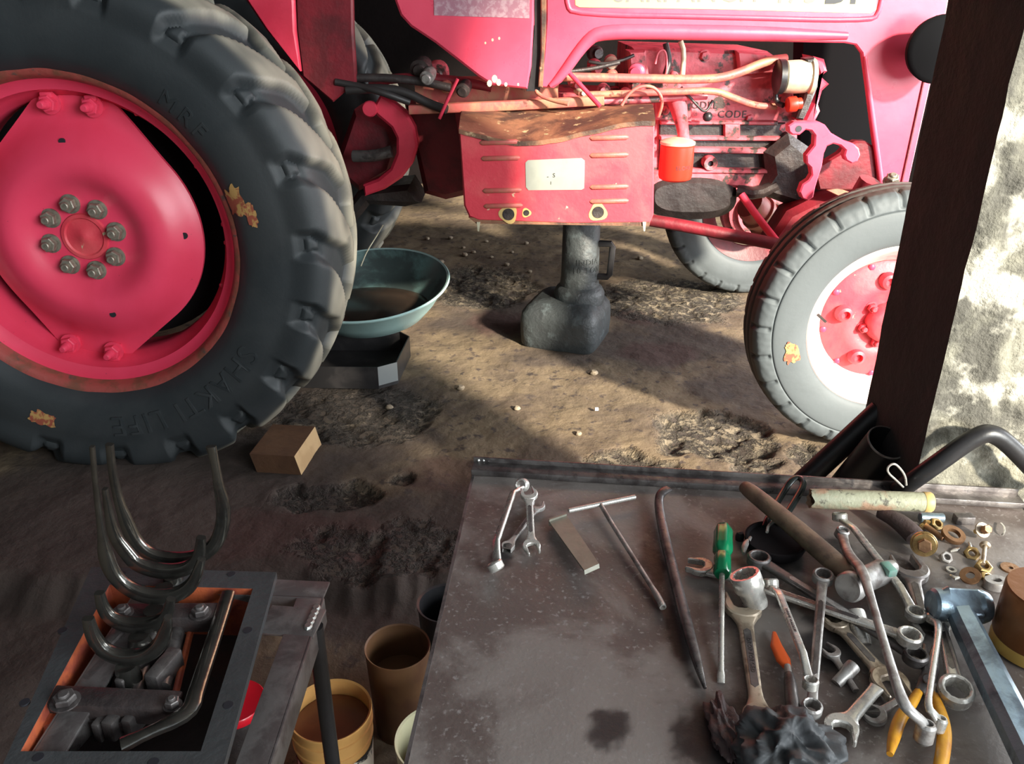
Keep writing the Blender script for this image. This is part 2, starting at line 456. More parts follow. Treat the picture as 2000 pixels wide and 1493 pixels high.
for j in range(NY + 1):
    y = -3.0 + 3.4 * (j / 40) if j <= 40 else .4 + 5.4 * (((j - 40) / (NY - 40)) ** 1.25)
    for i in range(NX + 1):
        t = (i / NX) * 2 - 1
        x = math.copysign(3.9 * abs(t) ** 1.55, t)
        z, k = floor_h(x, y)
        vs.append((x, y, z)); rub.append(k)
        o = 0.0
        for (px, py, rx, ry, kk) in OIL:
            e = math.hypot((x - px) / rx, (y - py) / ry)
            if e < 1.5: o = max(o, kk * (1 - sm(.45, 1.15, e + .35 * fbm(x * 5, y * 5, 2.0))))
        oil.append(o)
        q = 0.0
        for (c, rx, ry) in SPILL:
            e = math.hypot((x - c.x) / rx, (y - c.y) / ry)
            if e < 1.5: q = max(q, .8 * (1 - sm(.5, 1.05, e + .4 * fbm(x * 8, y * 8, 6.0))))
        red.append(q)
for j in range(NY):
    for i in range(NX):
        a = j * (NX + 1) + i
        fs.append((a, a + 1, a + NX + 2, a + NX + 1))
me = bpy.data.meshes.new('floor')
me.from_pydata(vs, [], fs)
for nm, arr in (('rubble', rub), ('oil', oil), ('redspill', red)):
    me.attributes.new(nm, 'FLOAT', 'POINT').data.foreach_set('value', arr)
me.materials.append(M['floor'])
me.polygons.foreach_set('use_smooth', [True] * len(me.polygons))
struct(link('floor', me))

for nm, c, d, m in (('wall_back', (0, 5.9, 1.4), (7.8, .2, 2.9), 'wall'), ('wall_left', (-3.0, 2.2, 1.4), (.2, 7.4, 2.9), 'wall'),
                    ('ceiling', (-.4, 2.7, 2.9), (5.2, 6.6, .15), 'ceil'), ('wall_front', (-.35, -3.15, 2.4), (7.95, .2, 4.9), 'outwall')):  # wall_front is unseen; its end is placed to cut the sun
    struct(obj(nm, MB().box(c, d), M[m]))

# --- stone pillar on the right
PX0, PX1, PY0, PY1 = .590, .800, 1.036, 1.232
mb = MB()
rs = []
nz = 150
per = []
for k in range(26): per.append((PX0, PY1 + (PY0 - PY1) * k / 26, 0))
for k in range(30): per.append((PX0 + (PX1 - PX0) * k / 30, PY0, 1))
for k in range(20): per.append((PX1, PY0 + (PY1 - PY0) * k / 20, 2))
for k in range(20): per.append((PX1 + (PX0 - PX1) * k / 20, PY1, 3))
for q in range(nz + 1):
    z = -.02 + 2.86 * q / nz
    ring = []
    for (x, y, s) in per:
        a = (.009 * sm(.0, .02, x - PX0) + .002) if s else .002
        dx = a * fbm(x * 9, y * 9, z * 7) + .5 * a * fbm(x * 30, y * 30, z * 26)
        dy = a * fbm(x * 9 + 5, y * 9, z * 7) + .6 * a * fbm(x * 30, y * 30 + 4, z * 26)
        if s == 0: dy = dy * .6
        ring.append((x + dx, y + dy, z))
    rs.append(ring)
mb.rings(rs)
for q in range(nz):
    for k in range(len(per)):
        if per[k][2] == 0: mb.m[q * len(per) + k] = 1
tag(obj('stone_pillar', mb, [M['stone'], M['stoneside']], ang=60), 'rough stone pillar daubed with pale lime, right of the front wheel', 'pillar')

# ================================================================== tractor
T = thing('tractor', 'red tractor on worn tyres with engine side open, parked over the dirt floor', 'tractor', (0, 2.8, 0))
def polar_part(name, cx, cz, ym, prof, n, disp, mats, parent, attr=None, sub=6, flat=None):
    """a body of revolution about a Y axis; disp(theta, arc, yy, r) -> (height along normal, attribute)"""
    P = [V((r, y, 0)) for r, y in prof]
    pts = []
    for i in range(len(P) - 1):
        p0, p1, p2, p3 = P[max(i - 1, 0)], P[i], P[i + 1], P[min(i + 2, len(P) - 1)]
        for k in range(sub):
            t = k / sub
            pts.append(.5 * ((2 * p1) + (p2 - p0) * t + (2 * p0 - 5 * p1 + 4 * p2 - p3) * t * t + (3 * p1 - p0 - 3 * p2 + p3) * t ** 3))
    pts.append(P[-1])
    arc = [0.0]
    for i in range(1, len(pts)): arc.append(arc[-1] + (pts[i] - pts[i - 1]).length)
    mid = min(range(len(pts)), key=lambda i: abs(pts[i].y))
    arc = [a - arc[mid] for a in arc]
    nor = []
    for i in range(len(pts)):
        t = (pts[min(i + 1, len(pts) - 1)] - pts[max(i - 1, 0)]).normalized()
        nor.append(V((t.y, -t.x, 0)))
    vs, fs, at = [], [], []
    m = len(pts)
    for j in range(n):
        th = 2 * math.pi * j / n
        c, s_ = math.cos(th), math.sin(th)
        for i in range(m):
            h, a = disp(th, arc[i], pts[i].y, pts[i].x)
            r = pts[i].x + nor[i].x * h; y = pts[i].y + nor[i].y * h
            z = cz + r * s_
            if flat is not None: z = max(flat, z)
            vs.append(V((cx + r * c, ym + y, z))); at.append(a)
    for j in range(n):
        k = (j + 1) % n
        for i in range(m - 1):
            fs.append((j * m + i, j * m + i + 1, k * m + i + 1, k * m + i))
    mb = MB(); mb.v, mb.f, mb.m = vs, fs, [0] * len(fs)
    o = obj(name, mb, mats, parent, ang=60, origin=(cx, ym, cz))
    o.data.attributes.new('tread', 'FLOAT', 'POINT').data.foreach_set('value', at)
    return o, pts

# --- rear tyre
RCX, RCZ, RYM = -1.09, .622, 2.15
RPROF = [(.400, -.128), (.418, -.150), (.445, -.168), (.490, -.178), (.540, -.178), (.580, -.168), (.608, -.152), (.626, -.125), (.636, -.08), (.642, -.04), (.644, 0),
         (.642, .04), (.636, .08), (.626, .125), (.608, .152), (.580, .168), (.540, .178), (.490, .178), (.445, .168), (.418, .150), (.400, .128)]
NL = 20
def lug(th, arc, yy, r):
    t = abs(arc)
    TE = .150
    best = 0.0
    off = 0 if arc < 0 else .5
    c = R(8) + 1.35 * (min(t, .17) - .150) - .6 * max(0, .06 - t)
    u = ((th - c) / (2 * math.pi) * NL - off) % 1.0
    u = min(u, 1 - u) * (2 * math.pi / NL) * .64          # metres from the lug's centre line
    hw = .034 + .036 * sm(.03, .15, t) + .003 * math.sin(th * 3)
    k = 1 - sm(hw - .010, hw + .012, u)
    h = .029 - .004 * sm(.08, .15, t)
    f = 1 - sm(TE + .012, TE + .085, t)
    if t > TE + .012: k = max(k, sm(TE + .040, TE + .085, t))
    z = h * k * f
    tr = k * (1 - sm(TE - .030, TE + .004, t)) * (.75 + .5 * noise.noise(V((th * 9, arc * 30, 0))))
    # a small raised wedge in each gap on the shoulder
    if TE - .005 < t < TE + .055:
        g = abs(.5 - (((th - c) / (2 * math.pi) * NL - off) % 1.0)) * (2 * math.pi / NL) * .62
        z += .010 * (1 - sm(.004 + .36 * (t - TE), .009 + .36 * (t - TE), g)) * sm(TE + .004, TE + .012, t) * (1 - sm(TE + .036, TE + .042, t))
    if TE - .01 < t < TE + .08:
        g = abs(.5 - (((th - c) / (2 * math.pi) * NL - off) % 1.0)) * (2 * math.pi / NL) * .62
        z -= .0055 * (1 - sm(.038, .043, g + .35 * max(0, t - TE - .05))) * sm(TE - .006, TE + .002, t) * (1 - sm(TE + .062, TE + .067, t))
    z += .0016 * noise.noise(V((math.cos(th) * 6, math.sin(th) * 6, arc * 9)))
    return z, max(0, min(1, tr))
tyre, RP = polar_part('rear_tyre', RCX, RCZ, RYM, RPROF, 720, lug, M['tyre'], T, sub=5, flat=.003)
def side_y(pts, ym, r):
    b = None
    for i in range(len(pts) - 1):
        if pts[i].y < 0 and min(pts[i].x, pts[i + 1].x) <= r <= max(pts[i].x, pts[i + 1].x):
            t = (r - pts[i].x) / (pts[i + 1].x - pts[i].x + 1e-9)
            return ym + pts[i].y + t * (pts[i + 1].y - pts[i].y)
    return ym - .17
def on_side(vs, th0, r0, cx, cz, ym, pts, lift=0.0):
    out = []
    for v in vs:
        th = th0 - v[0] / r0; r = r0 + v[1]
        y = side_y(pts, ym, r) - v[2] - lift
        out.append(V((cx + r * math.cos(th), y, cz + r * math.sin(th))))
    return out
for (txt, th0, r0, size, sp_) in (('SHAKTI', R(-50), .492, .080, 1.12), ('LIFE', R(-80), .492, .080, 1.12), ('MRF', R(43), .458, .058, 1.3)):
    tv, tf = text_geo(txt, size, .0034, sp_)
    mb = MB().add(on_side(tv, th0, r0, RCX, RCZ, RYM, RP), tf)
    obj('moulded_lettering', mb, M['tyre'], tyre, ang=20)
def daub(th0, r0, wd, ht, seed, cx, cz, ym, pts, parent):
    vs = [(0, 0, .0008)]; n = 40
    for i in range(n):
        a = 2 * math.pi * i / n
        k = 1 + .45 * noise.noise(V((math.cos(a) * 2, math.sin(a) * 2, seed))) + .2 * noise.noise(V((math.cos(a) * 6, math.sin(a) * 6, seed)))
        vs.append((wd * k * math.copysign(abs(math.cos(a)) ** .7, math.cos(a)), ht * k * math.copysign(abs(math.sin(a)) ** .7, math.sin(a)), .0008))
    obj('paint_daub', MB().add(on_side(vs, th0, r0, cx, cz, ym, pts, .0015), [(0, i + 1, (i + 1) % n + 1) for i in range(n)]), M['paintmark'], parent, label='ochre and red paint daub')
daub(R(14.5), .440, .036, .024, 1.0, RCX, RCZ, RYM, RP, tyre)
daub(R(10), .470, .030, .014, 4.0, RCX, RCZ, RYM, RP, tyre)
daub(R(-110), .500, .032, .020, 7.0, RCX, RCZ, RYM, RP, tyre)

# --- rear rim, dished disc, nuts and clamps
FY = RYM - .130
mb = MB()
mb.lathe([(.400, .004), (.414, .000), (.417, -.006), (.412, -.012), (.400, -.010), (.392, .002), (.386, .020)], (RCX, FY, RCZ), (0, 1, 0), 120)
mb.cur = 1
mb.lathe([(.386, .020), (.376, .034), (.360, .042), (.352, .080), (.338, .100), (.336, .150), (.350, .185), (.352, .240), (.386, .256), (.41, .262)], (RCX, FY, RCZ), (0, 1, 0), 120)
rim = obj('rear_rim', mb, [M['rust'], M['rimred']], T, ang=50, origin=(RCX, FY, RCZ), recalc=False)
hullpts = [(.288 * math.cos(a), .288 * math.sin(a)) for a in [2 * math.pi * i / 240 for i in range(240)]]
for c in (-101, 86):
    for d in (-17, -8, 0, 8, 17):
        hullpts.append((.342 * math.cos(R(c + d)), .342 * math.sin(R(c + d))))
hp = sorted(hullpts)
def half(ps):
    o = []
    for p in ps:
        while len(o) > 1 and (o[-1][0] - o[-2][0]) * (p[1] - o[-2][1]) - (o[-1][1] - o[-2][1]) * (p[0] - o[-2][0]) <= 0: o.pop()
        o.append(p)
    return o
hull = half(hp)[:-1] + half(hp[::-1])[:-1]
def hull_r(a):
    d = (math.cos(a), math.sin(a)); b = .288
    for i in range(len(hull)):
        p, q = hull[i], hull[(i + 1) % len(hull)]
        e = (q[0] - p[0], q[1] - p[1])
        den = d[0] * e[1] - d[1] * e[0]
        if abs(den) < 1e-12: continue
        t = (p[0] * e[1] - p[1] * e[0]) / den
        u = (p[0] * d[1] - p[1] * d[0]) / den
        if t > 0 and -1e-6 <= u <= 1 + 1e-6: b = max(b, t)
    return b
DP = [(0, .060), (.10, .060), (.118, .058), (.135, .048), (.155, .034), (.18, .027), (.205, .030), (.235, .046), (.26, .066), (.285, .086), (.30, .092), (.36, .096)]
def dd(r):
    for i in range(len(DP) - 1):
        if DP[i][0] <= r <= DP[i + 1][0]:
            t = (r - DP[i][0]) / (DP[i + 1][0] - DP[i][0]); t = t
            return DP[i][1] + t * (DP[i + 1][1] - DP[i][1])
    return DP[-1][1]
def dds(r): return sum(dd(max(0, r + k * .008)) for k in (-2, -1, 0, 1, 2)) / 5
n = 180
rs = []
for q in range(1, 37):
    rs.append([(RCX + hull_r(2 * math.pi * j / n) * (q / 36) * math.cos(2 * math.pi * j / n), FY + dds(hull_r(2 * math.pi * j / n) * (q / 36)), RCZ + hull_r(2 * math.pi * j / n) * (q / 36) * math.sin(2 * math.pi * j / n)) for j in range(n)])
back = [(p[0], p[1] + .010, p[2]) for p in rs[-1]]
mb = MB().rings(rs + [back], caps=False)
c0 = len(mb.v); mb.v.append(V((RCX, FY + .06, RCZ)))
mb.f += [(c0, j, (j + 1) % n) for j in range(n)]; mb.m += [0] * n
disc = obj('wheel_disc', mb, M['rimred'], rim, ang=50)
obj('hub_cap', MB().lathe([(.062, .004), (.058, -.003), (.050, -.004), (.046, .000), (.020, .000), (.012, -.006), (.0, -.007)], (RCX - .005, FY + .058, RCZ), (0, 1, 0), 40), M['redworn'], rim, label='scraped hub centre')
def hexnut(mb, o, ax, r, h, stud=None, rot=0.0, washer=True):
    q = V((0, 0, 1)).rotation_difference(V(ax).normalized()).to_matrix()
    o = V(o)
    if washer: mb.cyl(o, o + V(ax).normalized() * h * .18, r * 1.28, n=20)
    pts = [(r * math.cos(math.pi / 3 * k + rot), r * math.sin(math.pi / 3 * k + rot)) for k in range(6)]
    Mx = Matrix.Translation(o) @ q.to_4x4()
    mb.extr(pts, h * .15, h, Mx, r * .12)
    if stud: mb.cyl(o, o + V(ax).normalized() * (h + stud), r * .52, n=14, bev=r * .1)
for k in range(8):
    a = R(100 + 45 * k)
    x, z = RCX - .008 + .088 * math.cos(a), RCZ - .002 + .088 * math.sin(a)
    mb = MB(); hexnut(mb, (x, FY + .060, z), (0, -1, 0), .0195, .024, .012, a, True)
    obj('lug_nut', mb, M['zinc'], rim, ang=30)
for a, r in ((R(91), .238), (R(0.5), .250), (R(-79.5), .205)):
    x, z = RCX + r * math.cos(a), RCZ + r * math.sin(a)
    obj('bolt_hole', MB().cyl((x, FY + dds(r) - .0012, z), (x, FY + dds(r) + .004, z), .0085, n=16), M['ink'], rim)
for a in (-111.5, -91, 77, 95):
    a = R(a); r = .326
    x, z = RCX + r * math.cos(a), RCZ + r * math.sin(a)
    mb = MB()
    mb.box((x, FY + .088, z), (.040, .022, .034), b=.006)
    hexnut(mb, (x, FY + .080, z), (0, -1, 0), .021, .022, .0, .2)
    mb.cyl((x, FY + .060, z), (x, FY + .030, z), .0125, .009, n=14, bev=.002)
    mb.lathe([(.0125, 0), (.0105, .004), (.0125, .008), (.0105, .012), (.0105, .016)], (x, FY + .058, z), (0, -1, 0), 14)
    mb.box((x + .012 * math.cos(a), FY + .075, z + .02 * math.sin(a)), (.030, .016, .014), b=.004)
    obj('rim_clamp', mb, M['rimred'], rim, ang=40)
for a in (30, -4, -24, 60, 4):
    a = R(a); x, z = RCX + .345 * math.cos(a), RCZ + .345 * math.sin(a)
    obj('rivet', MB().sphere((x, FY + .09, z), .007, 10), M['rimred'], rim)
# rear axle seen through the gap between disc and rim
mb = MB().lathe([(.05, .0), (.11, .02), (.12, .10), (.09, .16), (.085, .70)], (RCX, FY + .11, RCZ), (0, 1, 0), 32, caps=True)
obj('rear_axle', mb, M['reddark'], T)
obj('gap_shade_disc', MB().lathe([(.0, .235), (.335, .235), (.335, .25), (.0, .25)], (RCX, FY, RCZ), (0, 1, 0), 64), M['dull_black'], T)  # added dark disc standing in for shade in the rim gap

# --- front wheel
FCX, FCZ, FYM = 1.02, .372, 2.14
FPROF = [(.222, -.060), (.235, -.074), (.262, -.081), (.295, -.082), (.318, -.079), (.322, -.074), (.326, -.078), (.345, -.074), (.360, -.064), (.368, -.045), (.371, -.022), (.372, 0),
         (.371, .022), (.368, .045), (.360, .064), (.345, .074), (.322, .078), (.295, .082), (.262, .081), (.235, .074), (.222, .060)]
def ftread(th, arc, yy, r):
    z = 0.0; tr = 0.0
    if r > .324:
        u = (th / (2 * math.pi) * 26) % 1.0
        g = min(u, 1 - u) * 2 * math.pi / 26 * .36
        z -= .007 * (1 - sm(.003, .008, g)) * sm(.324, .334, r) * (1 if abs(yy) > .035 else 0)
        z += .0012 * noise.noise(V((th * 26, arc * 60, 2)))
    if abs(yy) < .054 and r > .34:
        tr = 1 - sm(.044, .054, abs(yy))
        z -= .008 * (1 - sm(.004, .008, abs(abs(yy) - .018)))
    return z, tr
ftyre, FP = polar_part('front_tyre', FCX, FCZ, FYM, FPROF, 520, ftread, M['tyre_f'], T, sub=6, flat=.003)
daub(R(194), .272, .030, .020, 11.0, FCX, FCZ, FYM, FP, ftyre)
FFY = FYM - .062
mb = MB()
mb.lathe([(.222, .006), (.229, .001), (.231, -.005), (.226, -.009), (.219, -.005), (.212, .006), (.200, .020), (.188, .045), (.172, .060), (.165, .075), (.165, .10), (.20, .118), (.222, .125)], (FCX, FFY, FCZ), (0, 1, 0), 96)
frim = obj('front_rim', mb, M['rimwhite'], T, ang=50, origin=(FCX, FFY, FCZ), label='pale overpainted rim')
fd = MB().lathe([(.168, .066), (.160, .060), (.140, .056), (.115, .046), (.092, .040), (.085, .044), (.055, .046), (.052, .020), (.040, .010), (.0, .008)], (FCX, FFY, FCZ), (0, 1, 0), 72)
obj('wheel_disc', fd, M['redworn'], frim, ang=45)
for k in range(5):
    a = R(168 + 72 * k)
    x, z = FCX + .118 * math.cos(a), FCZ + .118 * math.sin(a)
    mb = MB().lathe([(.024, .0), (.020, -.018), (.012, -.022), (.010, -.010), (.0, -.010)], (x, FFY + .048, z), (0, 1, 0), 24)
    obj('boss', mb, M['redworn'], frim)
for k in range(6):
    a = R(195 + 60 * k)
    x, z = FCX + .060 * math.cos(a), FCZ + .060 * math.sin(a)
    mb = MB(); hexnut(mb, (x, FFY + .046, z), (0, -1, 0), .013, .016, .010, a)
    obj('lug_nut', mb, M['redworn'], frim, ang=30)
for k in range(9):
    a = R(150 + 40 * k)
    x, z = FCX + .160 * math.cos(a), FCZ + .160 * math.sin(a)
    obj('rivet', MB().sphere((x, FFY + .060, z), .009, 10, sc=(1, .5, 1)), M['rimred'], frim)
mb = MB().cyl(V((FCX - .195, FFY + .02, FCZ + .03)), V((FCX - .182, FFY - .008, FCZ + .02)), .004, n=8)
obj('valve_stem', mb, M['hose'], frim)
def far_copy(o, loc, parent):
    c = o.copy(); col.objects.link(c); c.parent = parent
    c.location = V(loc) - wl(parent); c.rotation_euler = (0, 0, math.pi)
    WL[c.name] = V(loc)
    return c
c = far_copy(ftyre, (FCX, 3.50, FCZ), T)
c = far_copy(frim, (FCX, 3.562, FCZ), T)
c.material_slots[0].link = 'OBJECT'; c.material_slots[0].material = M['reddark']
c = far_copy(tyre, (RCX, 3.50, RCZ), T)
c = far_copy(rim, (RCX, 3.63, RCZ), T)
obj('brake_drum', MB().lathe([(.0, .0), (.10, .0), (.105, .02), (.13, .025), (.13, .05), (.15, .055), (.155, .09), (.10, .10)], (FCX - .01, 3.30, FCZ + .02), (0, 1, 0), 40), M['engine'], T)
# --- bodywork
def path(name, pts, r, m, n=10, smooth=1, parent=T, **k):
    return obj(name, tubep(MB(), pts, r, n, smooth, **k), m, parent)
HY = 2.45
hoodpoly = [(1068, -150), (1067, 40), (1062, 110), (1055, 170), (1082, 172), (1098, 160), (1150, 86), (1162, 79), (1180, 76), (1650, 84), (1672, 88), (1684, 104), (1692, 160), (1718, 368), (1774, 362), (1846, 40), (1880, -150)]
hood = obj('hood', slab(MB(), hoodpoly, HY, .022, .004), M['hood'], T, ang=30)
obj('hood_lip', tubep(MB(), [(1074, 168, HY), (1094, 152, HY), (1146, 78, HY), (1176, 62, HY), (1300, 62, HY), (1500, 66, HY), (1655, 70, HY)], [(.006, .010), (.014, .014), (.016, .016)] + [(.020, .018)] * 3 + [(.010, .008)], 16, 2), M['hood'], hood)
obj('grille_flange', tubep(MB(), [(1690, 110, HY), (1696, 170, HY), (1722, 362, HY)], [.004, .008, .008], 12, 1), M['hood'], hood)
obj('side_seam', tubep(MB(), [(1832, 30, HY - .002), (1760, 362, HY - .002)], .003, 8), M['reddark'], hood)
obj('pressed_border', tubep(MB(), [(1104, -120, HY), (1105, 8, HY), (1122, 28, HY), (1400, 33, HY), (1690, 41, HY), (1722, 28, HY), (1728, -120, HY)], [(.007, .006)] * 7, 12, 2), M['hood'], hood)
dec = obj('decal', slab(MB(), [(1120, -100), (1124, 10), (1132, 14), (1400, 18), (1700, 26), (1711, 19), (1717, -100)], HY - .0015, .0014), M['sticker'], hood, label='yellow model decal')
def flat_text(name, body, pxc, pyc, Y, size, m, parent, sp_=1.0, ext=.0004, bold=0.0, sx=1.0, rot=0):
    tv, tf = text_geo(body, size, ext, sp_, bold)
    c = Py(pxc, pyc, Y)
    cr, sr = math.cos(rot), math.sin(rot)
    return obj(name, MB().add([V((c.x + sx * (v.x * cr - v.y * sr), Y - v.z, c.z + v.x * sr + v.y * cr)) for v in tv], tf), m, parent, ang=20)
flat_text('decal_lettering', 'SARPANCH', 1340, -16, HY - .002, .082, M['inkgrey'], dec, 1.05, sx=.9)
flat_text('decal_lettering', '475', 1552, -14, HY - .002, .082, M['inkgrey'], dec, 1.1)
flat_text('decal_lettering', 'DI', 1644, -15, HY - .002, .085, M['ink'], dec, 1.1, bold=.003)
cowl = obj('rear_cowl', slab(MB(), [(768, -150), (769, -5), (782, 30), (802, 52), (850, 84), (935, 150), (962, 167), (1030, 174), (1038, 130), (1043, 40), (1044, -150)], HY - .012, .03, .006), M['hood'], T, ang=30)
obj('faded_strip', slab(MB(), [(846, -80), (848, 30), (1034, 36), (1036, -80)], HY - .0135, .001), M['mauve'], cowl, label='faded mauve sticker remains')
for (a, b, s) in ((948, 84, .0025), (962, 78, .003), (975, 75, .003), (966, 154, .008), (974, 161, .007), (956, 163, .007), (988, 165, .0045), (1012, 165, .003)):
    n = 9
    c = Py(a, b, HY - .0128)
    obj('paint_chip', MB().extr([(c.x + s * (1 + .6 * noise.noise(V((k, a, 0)))) * math.cos(2 * math.pi * k / n), c.z + 1.3 * s * (1 + .6 * noise.noise(V((k, b, 3)))) * math.sin(2 * math.pi * k / n)) for k in range(n)], HY - .0128, HY - .011, SW), M['ivory'], cowl, label='bare chip in the paint')
obj('seal_strip', slab(MB(), [(1043, -150), (1044, 60), (1036, 150), (1028, 178), (1055, 178), (1060, -150)], HY + .012, .02), M['black'], T, label='black gap seal')
obj('worn_edge', slab(MB(), [(1056, -150), (1056, 100), (1051, 170), (1060, 172), (1067, 60), (1068, -150)], HY - .004, .012, .003), M['rustlid'], hood, label='worn brown panel edge')
hd = MB()
hd.box((Py(1400, 0, 2.8).x, 2.80, 1.52), (1.20, .72, .03), b=.01)
hd.box((.55, 3.14, 1.30), (1.15, .02, .42))
obj('hood_top', hd, M['hood'], T)
lampc = Py(1832, 96, 2.36)
lamp = obj('headlamp', MB().lathe([(.0, .055), (.040, .052), (.068, .036), (.082, .010), (.086, -.012), (.080, -.020), (.074, -.022), (.050, -.034), (.0, -.040)], lampc, (0, 1, 0), 40), M['deep'], T)
obj('lamp_stalk', MB().cyl(lampc + V((0, .04, -.01)), (lampc.x + .01, HY + .005, lampc.z - .01), .016), M['black'], T)
# --- engine
obj('radiator', slab(MB(), [(1570, 60), (1700, 70), (1740, 420), (1560, 400)], 2.74, .10), M['deep'], T)  # near-black colour stands in for the shade under the hood
eb = MB()
slab(eb, [(1235, 92), (1500, 100), (1545, 130), (1560, 250), (1555, 345), (1270, 345), (1262, 232), (1225, 228)], 2.63, .38, .012)
eng = obj('engine_block', eb, M['engine'], T, ang=30)
gp = MB(); slab(gp, [(1288, 236), (1535, 240), (1548, 338), (1288, 338)], 2.618, .03, .004)
obj('greasy_panel', gp, M['sump'], eng, label='greasy dark recess of the block')
for (x0, y0, x1, y1, t, Y) in ((1290, 240, 1520, 241, 8, 2.60), (1290, 270, 1540, 272, 9, 2.598), (1300, 293, 1545, 297, 11, 2.59), (1300, 334, 1548, 336, 9, 2.585)):
    obj('casting_rib', slab(MB(), [(x0, y0 - t / 2), (x1, y1 - t / 2), (x1, y1 + t / 2), (x0, y0 + t / 2)], Y, .05, .004), M['engine'], eng)
obj('casting_rib', slab(MB(), [(1415, 240), (1446, 240), (1446, 275), (1415, 275)], 2.60, .04, .004), M['engine'], eng)
c = Py(1388, 320, 2.58)
obj('bolt_boss', MB().lathe([(.0085, .012), (.0085, 0), (.020, -.002), (.022, .002), (.022, .06)], c, (0, 1, 0), 24), M['engine'], eng)
obj('bolt_hole', MB().cyl(c + V((0, .010, 0)), c + V((0, .014, 0)), .009), M['ink'], eng)
for (a, b, r) in ((1378, 110, .014), (1298, 215, .014), (1355, 240, .010), (1465, 232, .012), (1530, 250, .014)):
    c = Py(a, b, 2.622)
    mb = MB(); hexnut(mb, c + V((0, .01, 0)), (0, -1, 0), r, .016, None, .3)
    obj('head_bolt', mb, M['engine'], eng, ang=30)
flat_text('cast_lettering', 'MODEL', 1368, 206, 2.628, .030, M['sump'], eng, 1.1)
flat_text('cast_lettering', 'CODE', 1430, 224, 2.628, .030, M['sump'], eng, 1.1)
for poly, Y, d in (([(1228, 100), (1262, 98), (1268, 150), (1230, 150)], 2.58, .10), ([(1330, 180), (1352, 180), (1352, 240), (1330, 240)], 2.59, .05), ([(1440, 100), (1505, 104), (1540, 140), (1445, 150)], 2.60, .05)):
    obj('casting', slab(MB(), poly, Y, d, .008), M['engine'], eng)
obj('oil_sump', slab(MB(), [(1352 + 92 * math.copysign(abs(math.cos(R(t))) ** .7, math.cos(R(t))), 386 + 47 * math.copysign(abs(math.sin(R(t))) ** .8, math.sin(R(t)))) for t in range(0, 360, 12)], 2.575, .42, .03), [M['sump']], T)
obj('sump_flange', slab(MB(), [(1266, 336), (1560, 338), (1540, 366), (1470, 372), (1420, 366), (1380, 372), (1330, 362), (1266, 370)], 2.59, .06, .01), M['engine'], T)
path('fuel_pipe', [(1085, 150, 2.50), (1200, 152, 2.50), (1380, 156, 2.50), (1430, 148, 2.51), (1500, 118, 2.54), (1535, 114, 2.56)], .0125, M['rail'], smooth=2)
path('fuel_pipe', [(1130, 186, 2.51), (1300, 180, 2.50), (1395, 176, 2.50), (1430, 190, 2.52), (1475, 207, 2.55), (1515, 208, 2.57)], .010, M['rail'], smooth=2)
path('fuel_pipe', [(1060, 200, 2.52), (1240, 196, 2.52), (1380, 188, 2.56)], .010, M['engine'], smooth=1)
path('stay_rod', [(1108, 138, 2.47), (1172, 208, 2.42)], .0065, M['red'], smooth=0)
path('return_hose', [(1214, 206, 2.46), (1228, 182, 2.46), (1252, 167, 2.46), (1280, 170, 2.46), (1296, 196, 2.46), (1286, 228, 2.48)], .0048, M['rail'], smooth=2)
path('pale_hose', [(1329, 80, 2.56), (1336, 100, 2.56), (1333, 146, 2.56)], .0075, M['alu'], smooth=1)
path('breather_hose', [(1300, 85, 2.58), (1308, 120, 2.57), (1300, 145, 2.56)], .009, M['hose'], smooth=1)
path('thin_cable', [(1280, 125, 2.55), (1285, 100, 2.55), (1300, 96, 2.55), (1304, 130, 2.55), (1296, 160, 2.55)], .003, M['engine'], smooth=2)
path('black_cable', [(1330, 170, 2.54), (1360, 205, 2.53), (1378, 222, 2.54), (1392, 196, 2.55)], .004, M['hose'], smooth=2)
mb = MB(); mb.sphere(Py(1382, 228, 2.56), .015, 12)
obj('sender_unit', mb, M['black'], T)
for i, (a, b, Y, r, m) in enumerate(((1160, 105, 2.62, .022, 'grease'), (1195, 120, 2.60, .020, 'alu'), (1200, 148, 2.56, .016, 'rail'), (1120, 160, 2.56, .018, 'engine'), (1180, 178, 2.54, .020, 'engine'), (1225, 184, 2.54, .018, 'engine'), (1130, 182, 2.5, .010, 'alu'), (1320, 150, 2.53, .014, 'engine'), (1250, 142, 2.54, .024, 'hood'), (1160, 128, 2.58, .02, 'engine'))):
    mb = MB(); c = Py(a, b, Y)
    mb.lathe([(r * .5, .02), (r * .5, 0), (r * .95, -.002), (r, -.006), (r, -.03), (r * .7, -.036), (r * .6, -.05), (0, -.05)], c + V((0, .04, 0)), (.3 * ((i % 3) - 1), 1, .2 * (i % 2)), 18)
    obj('pipe_union', mb, M[m], T)
path('injector_line', [(1150, 120, 2.56), (1180, 126, 2.55), (1215, 118, 2.55), (1238, 108, 2.56)], .005, M['hose'], smooth=2)
path('injector_line', [(1112, 140, 2.53), (1160, 134, 2.54), (1210, 122, 2.55)], .006, M['grease'], smooth=2)
path('injector_line', [(1045, 172, 2.47), (1052, 186, 2.46), (1085, 198, 2.44), (1110, 203, 2.42)], .006, M['rail'], smooth=1)
